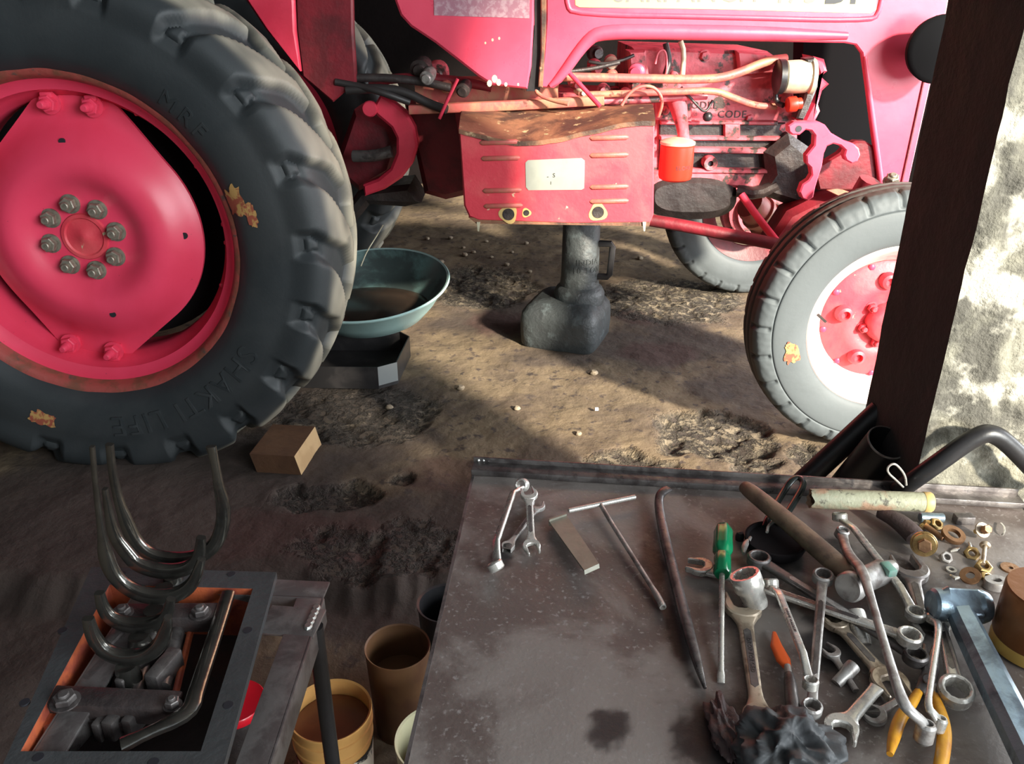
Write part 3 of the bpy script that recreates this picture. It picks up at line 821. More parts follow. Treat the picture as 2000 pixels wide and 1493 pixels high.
# oil filter
fc = Py(1322, 300, 2.44); ft = Py(1322, 282, 2.44).z; fb = Py(1322, 352, 2.44).z
filt = obj('oil_filter', MB().lathe([(0, 0), (.036, 0), (.046, .006), (.0485, .015), (.0485, ft - fb - .004), (.044, ft - fb)], (fc.x, 2.44, fb), (0, 0, 1), 40), M['filter'], T)
obj('filter_rim', MB().lathe([(.044, 0), (.050, .003), (.050, .010), (.042, .014), (.015, .022), (0, .022)], (fc.x, 2.44, ft - .002), (0, 0, 1), 40), M['alu'], filt)
obj('filter_head', MB().sweep([Py(1336, 283, 2.44), Py(1334, 255, 2.46), Py(1328, 225, 2.52), Py(1322, 195, 2.58)], [.018, .016, .022, .03], 12, (0, 1, 0), smooth=1), M['engine'], filt)
tv, tf = text_geo('ELOFIC', .016, .0004, 1.0)
obj('filter_lettering', MB().add([V((fc.x + (.0486 + v.z) * math.sin(.35 + v.x / .0486), 2.44 - (.0486 + v.z) * math.cos(.35 + v.x / .0486), fb + .042 + v.y)) for v in tv], tf), M['ink'], filt)
# hydraulic pump and its flange
pc = Py(1556, 150, 2.52)
pump = obj('hydraulic_pump', MB().lathe([(.0, -.04), (.038, -.04), (.044, -.034), (.046, .0), (.044, .030), (.050, .034), (.050, .045), (.0, .045)], pc, (1, 0, 0), 28), M['alu'], T, label='cream cast hydraulic pump')
obj('pump_collar', MB().lathe([(.0, -.062), (.040, -.060), (.048, -.056), (.048, -.040), (.0, -.040)], pc, (1, 0, 0), 28), M['black'], pump)
obj('pump_flange', slab(MB(), [(1575, 115), (1592, 112), (1600, 140), (1598, 170), (1580, 215), (1570, 235), (1556, 232), (1572, 190), (1578, 160)], 2.50, .06, .006), M['grease'], T)
obj('timing_case', slab(MB(), [(1590, 110), (1612, 116), (1618, 140), (1605, 150), (1622, 165), (1608, 178), (1600, 205), (1604, 218), (1590, 245), (1568, 240), (1590, 190), (1598, 150)], 2.53, .12, .012), M['red'], T)
obj('pump_nipple', MB().lathe([(.0, .0), (.020, .0), (.022, .004), (.022, .024), (.016, .028), (.016, .04), (.0, .04)], Py(1538, 205, 2.5), (1, .1, .1), 18), M['filter'], T)
obj('drain_elbow', tubep(MB(), [(1515, 180, 2.54), (1516, 200, 2.54), (1530, 206, 2.52)], .008, 10, 1), M['black'], T)
# front support bracket, axle, links
lam = [(1540, 246), (1552, 238), (1600, 238), (1612, 244), (1624, 260), (1652, 276), (1660, 278), (1668, 281), (1678, 290), (1681, 303), (1675, 316), (1664, 320), (1653, 314), (1649, 304), (1652, 294), (1642, 285), (1628, 281), (1616, 286), (1610, 300), (1606, 325), (1598, 350), (1593, 366), (1589, 386), (1578, 393), (1567, 388), (1562, 376), (1568, 360), (1580, 352), (1586, 342), (1584, 328), (1576, 320), (1575, 304), (1583, 294), (1591, 284), (1592, 265), (1585, 256), (1574, 254), (1562, 264), (1548, 264), (1541, 258)]
brk = obj('front_bracket', slab(MB(), lam, 2.37, .035, .004), M['hood'], T, ang=30)
obj('bolt_hole', MB().cyl(Py(1560, 252, 2.369), Py(1560, 252, 2.369) + V((0, .004, 0)), .009), M['ink'], brk)
obj('bracket_plate', slab(MB(), [(1590, 330), (1640, 300), (1655, 284), (1672, 276), (1692, 276), (1706, 286), (1712, 305), (1712, 372), (1600, 372)], 2.46, .04, .006), M['reddark'], T)
obj('axle_beam', slab(MB(), [(1500, 478), (1540, 415), (1600, 385), (1650, 372), (1740, 368), (1780, 380), (1780, 470), (1560, 510)], 2.50, .12, .02), M['reddark'], T)
obj('axle_support', slab(MB(), [(1496, 300), (1545, 262), (1600, 300), (1640, 372), (1560, 410), (1480, 380), (1500, 340)], 2.56, .14, .03), M['grease'], T)
obj('axle_lug', slab(MB(), [(1615, 372), (1636, 366), (1668, 380), (1640, 386)], 2.46, .05, .004), M['rail'], T)
path('kingpin', [(1700, 352, 2.25), (1660, 420, 2.28), (1650, 520, 2.3)], .03, M['reddark'])
mb = MB(); hexnut(mb, Py(1740, 356, 2.24), (-.1, -.6, 1), .017, .022, .006, .2)
obj('axle_nut', mb, M['zinc'], T, ang=30)
path('tie_rod', [(1255, 428, 2.46), (1330, 440, 2.44), (1420, 458, 2.42), (1520, 478, 2.40)], .0185, M['reddark'], n=16)
path('drag_link', [(1448, 380, 2.56), (1480, 425, 2.52), (1520, 476, 2.46)], .012, M['red'])
path('steering_arm', [(1440, 372, 2.6), (1480, 378, 2.58), (1515, 360, 2.58)], [(.02, .03)] * 3, M['grease'])
mb = MB()
c = Py(1470, 405, 2.9)
mb.lathe([(.0, -.02), (.05, -.02), (.055, .0), (.055, .03), (.064, .034), (.064, .05), (.055, .054), (.055, .08), (.066, .084), (.066, .1), (.058, .104), (.05, .15)], c, (.7, .35, -.6), 28)
obj('ribbed_boot', mb, M['rail'], T, label='ribbed pinkish dust boot')
# --- chassis rails, gearbox, rear end
obj('chassis_rail', tubep(MB(), [(800, 214, 2.52), (1000, 206, 2.50), (1180, 196, 2.48)], (.014, .014), 12, 0, sq=.5), M['rail'], T)
obj('chassis_rail', tubep(MB(), [(815, 186, 2.60), (940, 184, 2.58), (1090, 184, 2.56)], (.05, .026), 12, 0, sq=.35), M['rail'], T)
obj('gearbox_housing', slab(MB(), [(790, 200), (910, 205), (1280, 225), (1280, 330), (905, 384), (870, 392), (828, 380)], 2.66, .32, .02), M['reddark'], T)
obj('bell_housing', slab(MB(), [(880, 180), (1290, 190), (1290, 300), (900, 300)], 2.62, .36, .03), M['engine'], T)
arc = [(742, 186), (762, 196), (795, 222), (810, 250), (816, 285), (806, 320), (785, 348), (752, 370), (712, 384), (708, 362), (738, 350), (762, 330), (774, 300), (774, 270), (764, 250), (738, 228), (726, 215)]
drum = obj('brake_housing', slab(MB(), arc, 2.55, .06, .008), M['red'], T, ang=30)
obj('housing_ear', MB().lathe([(.0, .03), (.021, .03), (.023, .0), (.020, -.004), (0, -.004)], Py(722, 213, 2.54), (0, 1, 0), 24), M['red'], drum)
obj('brake_back', slab(MB(), [(690, 215), (760, 240), (780, 290), (765, 340), (700, 375), (650, 330)], 2.64, .2, .02), M['reddark'], T)
path('brake_rod', [(690, 305, 2.56), (730, 305, 2.55), (765, 296, 2.55)], .018, M['darksteel'])
obj('axle_trumpet', slab(MB(), [(700, 372), (800, 362), (822, 398), (790, 406), (720, 402), (690, 440), (660, 430)], 2.75, .2, .02), M['grease'], T)
for pts, r, m in (([(676, 176, 2.5), (740, 172, 2.5), (790, 178, 2.5), (840, 204, 2.5), (872, 214, 2.48)], .013, 'hose'), ([(690, 152, 2.52), (760, 152, 2.52), (830, 160, 2.52), (880, 172, 2.52)], .012, 'grease'),
                  ([(655, 160, 2.5), (700, 168, 2.5), (745, 180, 2.48), (800, 200, 2.5)], .010, 'hose'), ([(720, 160, 2.55), (800, 150, 2.56), (900, 158, 2.56), (960, 172, 2.56)], .014, 'reddark')):
    path('hydraulic_hose', pts, r, M[m], smooth=2)
path('pedal_rod', [(894, 154, 2.44), (874, 195, 2.44), (858, 232, 2.44)], .005, M['red'], smooth=0)
for (a, b, Y, r, m) in ((822, 135, 2.55, .03, 'grease'), (852, 145, 2.58, .035, 'engine'), (872, 168, 2.55, .018, 'rail'), (835, 150, 2.5, .02, 'steel'), (905, 175, 2.5, .02, 'grease')):
    mb = MB(); mb.lathe([(0, -.02), (r * .6, -.02), (r * .7, -.012), (r, -.01), (r, .02), (r * .8, .04), (0, .06)], Py(a, b, Y), (.2, 1, .3), 16)
    obj('linkage_joint', mb, M[m], T)
obj('fender', slab(MB(), [(430, -160), (566, -160), (576, 60), (586, 140), (520, 60), (440, -60)], 2.44, .03, .006), M['red'], T)
obj('fender_liner', slab(MB(), [(572, -160), (686, -160), (690, 60), (696, 160), (650, 200), (590, 150), (578, 60)], 2.50, .03, .006), M['reddark'], T)  # shade behind the tyre is put into this panel's dark red
# --- battery box beside the step
BY = 2.25
front = [(897, 250), (906, 256), (935, 270), (1000, 278), (1070, 275), (1140, 260), (1210, 248), (1279, 238), (1277, 420), (1270, 436), (1120, 438), (935, 432), (916, 424), (906, 402)]
bx = obj('battery_box', slab(MB(), front, BY, .33, .005), M['redworn'], T, ang=30)
mb = MB()
g = []
ZB = Py(1000, 268, BY).z
for j in range(9):
    row = []
    for i in range(31):
        t = i / 30
        px = 896 + 384 * t
        yf = 250 + 20 * math.sin(math.pi * min(1, t / .72)) if t < .5 else 270 - 34 * sm(.40, .95, t)
        f = Py(px, yf + 1, BY - .004)
        bk = Py(904 + 368 * t, 214 - 12 * t, BY + .33)
        p = f.lerp(bk, j / 8)
        p.z += .012 * math.sin(math.pi * j / 8) - .012 * math.exp(-((t - .3) / .2) ** 2) * math.exp(-((j - 1.5) / 2) ** 2) + .003 * noise.noise(V((t * 9, j * .7, 1)))
        row.append(p)
    g.append(row)
vs = [p for r in g for p in r]
fs = [(j * 31 + i, j * 31 + i + 1, j * 31 + i + 32, j * 31 + i + 31) for j in range(8) for i in range(30)]
low = [V((p.x, p.y, p.z - .012)) for p in g[0]]
nb = len(vs); vs += low
fs += [(i, i + 1, nb + i + 1, nb + i) for i in range(30)]
obj('box_lid', MB().add(vs, fs), M['rustlid'], bx, label='rusty brown dented lid')
for (a, b) in ((937, 279), (940, 310), (943, 373), (945, 403), (1152, 270), (1152, 304), (1152, 366), (1152, 394)):
    p, q = Py(a, b, BY), Py(a + 76, b - 2, BY)
    mb = MB().sweep([p, p.lerp(q, .06), p.lerp(q, .94), q], [(.002, .002), (.007, .0055), (.007, .0055), (.002, .002)], 10, (0, 1, 0))
    obj('louvre', mb, M['rail'], bx)
pl = obj('nameplate', slab(MB(), [(1026, 318), (1031, 313), (1136, 309), (1142, 314), (1141, 368), (1136, 371), (1032, 372), (1027, 366)], BY - .0015, .0014, .0004), M['plate'], bx, label='pale silver nameplate')
flat_text('plate_lettering', 'S', 1082, 343, BY - .002, .016, M['ink'], pl)
flat_text('plate_lettering', '1', 1076, 358, BY - .002, .012, M['ink'], pl)
flat_text('plate_lettering', '-', 1070, 345, BY - .002, .016, M['ink'], pl)
for (a, b, r) in ((993, 419, 12), (1028, 416, 6), (1168, 415, 12)):
    c = Py(a, b, BY - .0012); k = 2.22 / 1615
    obj('bare_ring', MB().lathe([(0, 0), (r * k * 1.5, 0), (r * k * 1.5, .0012), (0, .0012)], c, (0, 1, 0), 24, fn=lambda a_, r_, h_: 1 + .12 * math.sin(a_ * 3 + b)), M['ochre'], bx, label='ring of bare yellow metal round a hole')
    obj('round_hole', MB().cyl(c - V((0, .0008, 0)), c + V((0, .001, 0)), r * k, n=20), M['grease'], bx)
path('stray_wire', [(748, 440, 2.62), (735, 462, 2.58), (716, 492, 2.54), (705, 520, 2.5)], .002, M['alu'], n=6, smooth=1)
obj('box_base', slab(MB(), [(915, 425), (1270, 434), (1268, 442), (930, 437)], BY + .002, .32), M['rustlid'], bx)
for (a, b) in ((934, 440), (1258, 440)):
    obj('hanging_tab', slab(MB(), [(a - 3, b - 6), (a + 4, b - 6), (a + 2, b + 12), (a - 1, b + 12)], BY - .002, .004), M['alu'], bx)
path('step_bar', [(960, 425, 2.45), (1100, 430, 2.5), (1270, 432, 2.5)], .015, M['reddark'])
# ================================================================== on the floor under the tractor
def jack():
    cx, cy = .205, 2.93
    t = thing('bottle_jack', 'tarry black jack with square base and side handle standing under the red box', 'jack', (cx, cy, 0))
    rot = R(-20)
    def sq(a, r, h):
        if r < .112: return 1
        b = a - rot
        k = (abs(math.cos(b)) ** 7 + abs(math.sin(b)) ** 7) ** (-1 / 7)
        return (k * .90) * (1 + .012 * noise.noise(V((math.cos(a) * 4, math.sin(a) * 4, h * 20))))
    obj('base', MB().lathe([(.150, -.004), (.160, .008), (.163, .05), (.163, .105), (.158, .128), (.140, .150), (.113, .166), (.0, .172)], (cx, cy, 0), (0, 0, 1), 72, fn=sq), M['tar'], t, ang=50)
    cxx = cx + .045
    colm = obj('cylinder', MB().lathe([(.0, .150), (.092, .150), (.094, .185), (.084, .205), (.072, .215), (.069, .25), (.067, .455), (.063, .462), (.0, .462)], (cxx, cy, 0), (0, 0, 1), 48), M['tar'], t)
    obj('ram', MB().lathe([(.0, .455), (.028, .455), (.028, .500), (.034, .504), (.034, .520), (.0, .520)], (cxx, cy, 0), (0, 0, 1), 24), M['black'], t)
    obj('carrying_handle', MB().sweep([(cxx + .055, cy - .02, .375), (cxx + .105, cy - .03, .375), (cxx + .112, cy - .03, .365), (cxx + .106, cy - .03, .262), (cxx + .098, cy - .03, .252), (cxx + .05, cy - .02, .252)], (.011, .012), 10, (0, 1, 0), sq=.6), M['black'], t)
    for z, s in ((.315, 'INDIA'), (.285, '10 TON')):
        tv, tf = text_geo(s, .030, .002, 1.15)
        obj('cast_lettering', MB().add([V((cxx + (.0685 + v.z) * math.sin(.35 + v.x / .069), cy - (.0685 + v.z) * math.cos(.35 + v.x / .069), z + v.y)) for v in tv], tf), M['tar'], colm)
jack()
def basin():
    c = Py(722, 553, 2.85)
    Mx = Matrix.Translation(c) @ Matrix.Rotation(R(9), 4, 'X') @ Matrix.Rotation(R(-3), 4, 'Y')
    mb = MB()
    mb.lathe([(.286, -.006), (.290, .0), (.286, .005), (.279, .002)], (0, 0, 0), (0, 0, 1), 72, Mx)
    mb.lathe([(.286, -.006), (.268, -.02), (.235, -.07), (.195, -.115), (.160, -.135), (.0, -.137)], (0, 0, 0), (0, 0, 1), 72, Mx)
    mb.cur = 1
    mb.lathe([(.279, .002), (.262, -.02), (.230, -.07), (.190, -.110), (.155, -.130), (.0, -.131)], (0, 0, 0), (0, 0, 1), 72, Mx)
    o = obj('enamel_basin', mb, [M['enamel'], M['enamel_in']], None, ang=50, recalc=False)
    tag(o, 'wide turquoise enamel basin with dark oil, behind the rear tyre', 'basin')
    c2 = c + V((0, -.012, -.083))
    obj('used_oil', MB().lathe([(.212, 0), (.1, .002), (.0, .002)], c2, (0, 0, 1), 48, fn=lambda a, r, h: 1 + .10 * math.sin(a)), M['sludge'], o, label='dark used oil in the basin')
basin()
def tray(mb, poly, z0, z1, t, flare=0.0):
    n = len(poly)
    c = sum((V(p) for p in poly), V((0, 0))) / n
    def sc(k, z): return [((p[0] - c.x) * k + c.x, (p[1] - c.y) * k + c.y, z) for p in poly]
    mb.rings([sc(1 - flare, z0), sc(1, z1 - .004), sc(1, z1), sc(1 - t, z1), sc(1 - t - flare, z0 + .006)])
ps = [Pz(a, b, .078) for a, b in ((782, 648), (800, 657), (775, 708), (737, 718), (575, 716), (545, 690), (560, 648))]
mb = MB(); tray(mb, [(p.x, p.y) for p in ps], .0, .078, .02)
tr = tag(obj('oil_tray', mb, M['pan'], None, ang=25), 'shallow black drip tray with cut corners under the turquoise basin', 'tray')
a, b = ps[2], ps[3]
n_ = V((b.y - a.y, a.x - b.x, 0)).normalized()
mb = MB()
q = [a + n_ * .0015, b + n_ * .0015]
if (q[0] - sum(ps, V()) / 7).length < (a - sum(ps, V()) / 7).length: q = [a - n_ * .0015, b - n_ * .0015]
mb.add([(q[0].x, q[0].y, .079), (q[1].x, q[1].y, .079), (q[1].x, q[1].y, .012), (q[0].x, q[0].y, .012)], [(0, 1, 2, 3)])
obj('bare_corner', mb, M['panrim'], tr, label='bare shiny metal corner')
# wooden chock against the rear tyre
near, far = Pz(589, 929, 0), Pz(628, 869, 0)
e = (far - near); W_ = e.length; e.normalize()
s_ = V((-e.y, e.x, 0)); s_ = s_ if s_.x < 0 else -s_
H_ = .062; Lb = .125
vs = [near, far, far + V((-.012, -.004, H_)), near + V((-.012, -.004, H_))]
mb = MB(); mb.add(vs + [v + s_ * Lb for v in vs], [(0, 1, 2, 3), (7, 6, 5, 4), (1, 0, 4, 5), (2, 1, 5, 6), (3, 2, 6, 7), (0, 3, 7, 4)])
mb.m[0] = 1
tag(obj('wood_block', mb, [M['woodside'], M['wood']], None, ang=20), 'short sawn wood block with pale end grain, chocking the rear tyre', 'wood block')
c = Pz(1165, 806, 0)
tag(obj('paper_scrap', MB().box((c.x, c.y, .012), (.011, .010, .008), b=.001), mat('white_chip', (.8, .85, .86), .5)), 'tiny white square chip lying on the lit dirt floor', 'chip')
def pebble(px, py, r, seed, lab):
    c = Pz(px, py, 0); c.z = floor_h(c.x, c.y)[0] + r * .5
    mb = MB().sphere((0, 0, 0), r, 10)
    mb.v = [c + V((v.x * (1 + .3 * noise.noise(v * 60 + V((seed, 0, 0)))), v.y * (1 + .3 * noise.noise(v * 60 + V((0, seed, 0)))), v.z * .7)) for v in mb.v]
    tag(obj('pebble', mb, M['floorstone'], None), lab, 'pebble', 'loose chips on the dirt floor')
M['floorstone'] = mat('floor_stone', (.30, .24, .17), .85, c2=(.18, .14, .10), scale=30, bump=.3)
for i, (a, b) in enumerate(((905, 486), (925, 495), (908, 500), (950, 475), (990, 520), (1000, 495), (835, 470), (862, 515), (1035, 533), (880, 470), (960, 505), (1028, 480), (1250, 505), (1010, 800), (900, 760), (1130, 850), (760, 790), (1160, 730))):
    pebble(a, b, .010 + .006 * ((i * 7) % 5) / 5, i * 3.1, 'small tan stone chip loose on the dirt floor')

# ================================================================== low steel work table with tools
TZ = .516
def Tz(px, py, h=0.0): return Pz(px, py, TZ + h)
def mpp(px, py, h=0.0): return (Tz(px + 1, py, h) - Tz(px, py, h)).length
fl, fr, nl = Tz(927, 917), Tz(1990, 978), Tz(793, 1493)
nl = nl + (nl - fl) * .22
nr = fr + (nl - fl)
ex, ey = (fr - fl), (fl - nl)
tb = thing('work_table', 'low steel-sheet work table with a welded bar along the far edge, holding the tools', 'table', ((fl + nr) / 2).to_tuple()[:2] + (0,))
gx, gy = 150, 120
vs, st = [], []
stains_and_shade = [(1190, 1425, .028, .03), (1175, 1400, .012, .015), (1420, 1430, .06, .05), (1680, 1170, .12, .09), (1570, 1090, .1, .06), (1620, 1270, .05, .04), (1400, 1470, .05, .04), (1330, 1250, .015, .08), (1275, 1100, .018, .06), (975, 1090, .02, .03)]  # oil stains, and shade painted along the pry bar
stains_and_shade = [(Tz(a, b), rx, ry) for a, b, rx, ry in stains_and_shade]
for j in range(gy + 1):
    for i in range(gx + 1):
        p = nl + ex * (i / gx) + ey * (j / gy)
        p.z = TZ + .0015 * fbm(p.x * 5, p.y * 5, 1)
        vs.append(p)
        k = 0
        for (c, rx, ry) in stains_and_shade:
            e = math.hypot((p.x - c.x) / rx, (p.y - c.y) / ry)
            k = max(k, .85 * (1 - sm(.5, 1.1, e + .4 * fbm(p.x * 40, p.y * 40, 3))))
        st.append(k)
fs = [(j * (gx + 1) + i, j * (gx + 1) + i + 1, (j + 1) * (gx + 1) + i + 1, (j + 1) * (gx + 1) + i) for j in range(gy) for i in range(gx)]
top = obj('tabletop', MB().add(vs, fs), M['table'], tb, recalc=False)
top.data.attributes.new('stain_shade', 'FLOAT', 'POINT').data.foreach_set('value', st)
sk = MB()
for a, b in ((fl, nl), (nl, nr), (nr, fr), (fr, fl)):
    d = (b - a).normalized(); nn = V((d.y, -d.x, 0))
    cc = (fl + nr) / 2
    if nn.dot(a - cc) < 0: nn = -nn
    A, B = a + nn * .002, b + nn * .002
    sk.add([A + V((0, 0, .001)), B + V((0, 0, .001)), B - V((0, 0, .035)), A - V((0, 0, .035)), A - nn * .004 + V((0, 0, .001)), B - nn * .004 + V((0, 0, .001)), B - nn * .004 - V((0, 0, .035)), A - nn * .004 - V((0, 0, .035))],
           [(0, 1, 2, 3), (4, 7, 6, 5), (0, 4, 5, 1), (3, 2, 6, 7), (0, 3, 7, 4), (1, 5, 6, 2)])
obj('edge_fold', sk, M['darksteel'], tb)
a, b = Tz(929, 921), Tz(1984, 985)
MF = frameM(a, b - a, (0, 0, 1))
mb = MB().box(((b - a).length / 2, 0, .006), ((b - a).length + .01, .030, .010), MF, .002)
mb.box(((b - a).length / 2, .013, .010), ((b - a).length + .01, .004, .016), MF, .001)
bar = obj('edge_bar', mb, M['darksteel'], tb)
for k in range(3):
    obj('weld_spot', MB().sphere(a + V((.004 + .008 * k, .012, .013)), .0035, 8), M['weld'], bar)
for q in (fl, fr, nl, nr):
    cc = (fl + nr) / 2
    p = q.lerp(cc, .06)
    obj('leg', MB().box((p.x, p.y, (TZ - .012) / 2 - .02), (.035, .035, TZ + .012), b=.003), M['darksteel'], tb)
# ------------------------------------------------------------------ spanners
def open_head(mb, Mx, Rr, wj, th, ang=R(15)):
    P = []
    for i in range(23):
        a = R(52) + (2 * math.pi - R(104)) * i / 22
        P.append((Rr * math.cos(a), Rr * math.sin(a) * .97))
    P += [(Rr * .98, -Rr * .72), (Rr * 1.10, -wj / 2 - Rr * .10), (Rr * 1.08, -wj / 2), (-.02 * Rr, -wj / 2), (-.22 * Rr, -wj * .34), (-.30 * Rr, 0), (-.22 * Rr, wj * .34), (-.02 * Rr, wj / 2),
          (Rr * 1.02, wj / 2), (Rr * 1.06, wj / 2 + Rr * .10), (Rr * .95, Rr * .72)]
    mb.extr(P, -th / 2, th / 2, Mx @ Matrix.Rotation(ang, 4, 'Z'), th * .16)
def ring_head(mb, Mx, ro, ri, th, n=48):
    b = th * .15
    f = lambda a, r, h: (1 + .055 * abs(((a * 12 / (2 * math.pi)) % 1) - .5) * 2 - .02) if r < (ro + ri) / 2 * .999 - .0001 else 1
    mb.lathe([(ri, -th / 2), (ro - b, -th / 2), (ro, -th / 2 + b), (ro, th / 2 - b), (ro - b, th / 2), (ri + b * .5, th / 2), (ri, th / 2 - b * .5)], (0, 0, 0), (0, 0, 1), n, Mx, close=True, fn=f)
def spanner(name, label, pa, pb, ta, tb_, ra, rb, ha=.004, hb=.004, m='chrome', w=.36, th=.0055, crank=0.0, roll=0.0, cat='spanner', tilt_a=0.0, tilt_b=0.0, marks=None, group=None, panel=True, aa=15, ab=15):
    A, B = Tz(*pa, ha), Tz(*pb, hb)
    k = (mpp(*pa) + mpp(*pb)) / 2
    ra, rb = ra * mpp(*pa), rb * mpp(*pb)
    L = (B - A).length
    Mx = frameM(A, B - A, (0, 0, 1)) @ Matrix.Rotation(roll, 4, 'X')
    mb = MB()
    def end(t, r, x, flip, tilt, ang):
        H = Matrix.Translation((x, 0, 0)) @ Matrix.Rotation(math.pi if flip else 0, 4, 'Z') @ Matrix.Rotation(tilt, 4, 'Y')
        # local +X of the head points away from the shank
        if t == 'o': open_head(mb, Mx @ H, r, r * 1.02, th * 1.25, R(ang))
        elif t == 'r': ring_head(mb, Mx @ H, r, r * .68, th * 1.9)
    end(ta, ra, 0, True, tilt_a, aa); end(tb_, rb, L, False, tilt_b, ab)
    sa = ra * .80 if ta else 0; sb = rb * .80 if tb_ else 0
    wa, wb = (ra or rb) * w, (rb or ra) * w
    nseg = 12
    pts, rad = [], []
    for i in range(nseg + 1):
        t = i / nseg
        x = sa + (L - sa - sb) * t
        fl_ = 1 + .9 * max(0, 1 - t / .14) ** 2 * (1 if ta == 'o' else .25) * .8
        fr_ = 1 + .9 * max(0, 1 - (1 - t) / .14) ** 2 * (1 if tb_ == 'o' else .25) * .8
        wd = (wa + (wb - wa) * t) * max(fl_, fr_)
        z = crank * (sm(.0, .16, t) * sm(.0, .16, 1 - t))
        pts.append((x, 0, z)); rad.append((wd, th / 2))
    mb.sweep(pts, rad, 16, (0, 0, 1), Mx, sq=.55)
    if panel and ta and tb_ and crank == 0:
        x0, x1 = sa + (L - sa - sb) * .2, sa + (L - sa - sb) * .8
        wd = (wa + wb) / 2 * .52
        mb.cur = 1
        mb.extr([(x0, -wd), (x1, -wd), (x1 + wd, 0), (x1, wd), (x0, wd), (x0 - wd, 0)], th * .30, th * .535, Mx, .0002)
        mb.cur = 0
    if marks:
        tv, tf = text_geo(marks, (wa + wb) * .42, .0002, 1.2)
        mb.cur = 2
        mb.add([(v.x + L / 2, v.y, v.z + th * .555 + crank) for v in tv], tf, Mx)
        mb.cur = 0
    return tag(obj(name, mb, [M[m], M['darksteel'] if m != 'darksteel' else M['steel'], M['grease']], None, ang=35), label, cat, group)

spanner('ring_spanner', 'offset ring spanner leaning at the far left of the table, shiny cup ends', (1020, 948), (968, 1106), 'r', 'r', 13, 16, .016, .012, 'chrome', .50, .006, .012, R(35), tilt_a=R(-55), tilt_b=R(-20))
spanner('open_spanner', 'short bright double open-ended spanner with jaws up and down, front of the far left cluster', (1033, 966), (1038, 1068), 'o', 'o', 17, 18, .026, .008, 'chrome', .40, .005)
spanner('open_spanner', 'dull open-ended spanner lying underneath the cluster at the far left of the table', (1050, 990), (992, 1068), 'o', 'o', 15, 14, .006, .004, 'steel', .40, .005)
spanner('combination_spanner', 'long spanner with open jaw under the green screwdriver and bright ring at its other end', (1368, 1108), (1776, 1246), 'o', 'r', 25, 23, .008, .028, 'chrome', .42, .007, tilt_b=R(8))
spanner('ring_spanner', 'long dark ring spanner crossing below the hammer handle to the right', (1482, 1094), (1788, 1284), 'r', 'r', 22, 23, .018, .018, 'darksteel', .50, .007)
spanner('open_spanner', 'biggest tarnished brown double open-ended spanner, right of the green screwdriver', (1451, 1186), (1482, 1404), 'o', 'o', 37, 33, .007, .007, 'bronze', .40, .009, marks='DROP FORGED')
spanner('ring_spanner', 'slim offset ring spanner with raised lettering, slanting down to a small round ring', (1506, 1140), (1583, 1336), 'r', 'r', 14, 15, .022, .030, 'chrome', .50, .006, .010, tilt_a=R(35), tilt_b=R(-6), marks='CHROME VANADIUM')
spanner('ring_spanner', 'flat ring spanner standing nearly vertical with a larger ring at its lower end', (1607, 1128), (1585, 1385), 'r', 'r', 19, 20, .030, .012, 'steel', .46, .007)
spanner('ring_spanner', 'ring spanner running from the painted tube down behind the hammer head', (1640, 1010), (1788, 1200), 'r', 'r', 14, 19, .016, .018, 'chrome', .46, .006, .008, tilt_a=R(25))
spanner('open_spanner', 'small worn open-ended spanner, jaw at upper left, beside the dull grey socket', (1623, 1274), (1672, 1350), 'o', '', 18, 15, .006, .004, 'steel', .36, .005, aa=25)
spanner('open_spanner', 'large spanner with copper-toned open jaw behind the long S-bent spanner', (1738, 1334), (1632, 1216), 'o', 'o', 37, 24, .008, .010, 'bronze', .40, .008, aa=-10)
spanner('open_spanner', 'polished open-ended spanner with wide jaw beside the crumpled rag', (1643, 1424), (1712, 1345), 'o', '', 33, 28, .007, .010, 'chrome', .42, .008, aa=35)
spanner('open_spanner', 'small brownish open jaw left of the yellow pliers', (1709, 1398), (1752, 1372), 'o', '', 22, 18, .004, .010, 'steel', .40, .006, aa=-70)
spanner('open_spanner', 'wide grey open-ended spanner pointing up, its shank going under the sledge hammer', (1776, 1114), (1806, 1225), 'o', 'o', 36, 26, .007, .005, 'steel', .40, .011)
spanner('ring_spanner', 'ring spanner right of the pliers with big thick shiny ring', (1866, 1352), (1838, 1212), 'r', 'o', 32, 22, .017, .010, 'chrome', .40, .010, tilt_a=R(18))
# bent spanners as swept bars with cup ends
def bent(name, label, pts, r, m, ends, cat='spanner'):
    P = [Tz(a, b, h) for a, b, h in pts]
    k = mpp(pts[len(pts) // 2][0], pts[len(pts) // 2][1])
    mb = MB().sweep(P, [(q[0] * k, q[1] * k) for q in r], 14, (0, 0, 1), smooth=2, sq=.8)
    for (i, ro, th, ax) in ends:
        a = V(ax).normalized()
        Mx = Matrix.Translation(P[i]) @ V((0, 0, 1)).rotation_difference(a).to_matrix().to_4x4()
        ring_head(mb, Mx, ro * k, ro * k * .66, th)
    return tag(obj(name, mb, M[m], None), label, cat)
bent('offset_spanner', 'long S-bent ring spanner standing across the pile from hammer head to pliers', [(1644, 1042, .030), (1650, 1066, .032), (1660, 1088, .040), (1684, 1112, .057), (1700, 1165, .057), (1735, 1285, .056), (1762, 1372, .052), (1780, 1392, .046), (1800, 1410, .030), (1806, 1432, .022)],
     [(13, 8), (10, 8), (12, 8), (12, 6), (8, 6), (8, 6), (10, 6), (13, 8), (16, 9), (14, 9)], 'steel', [(0, 15, .014, (.2, -.1, 1)), (9, 16, .022, (.1, .2, 1))])
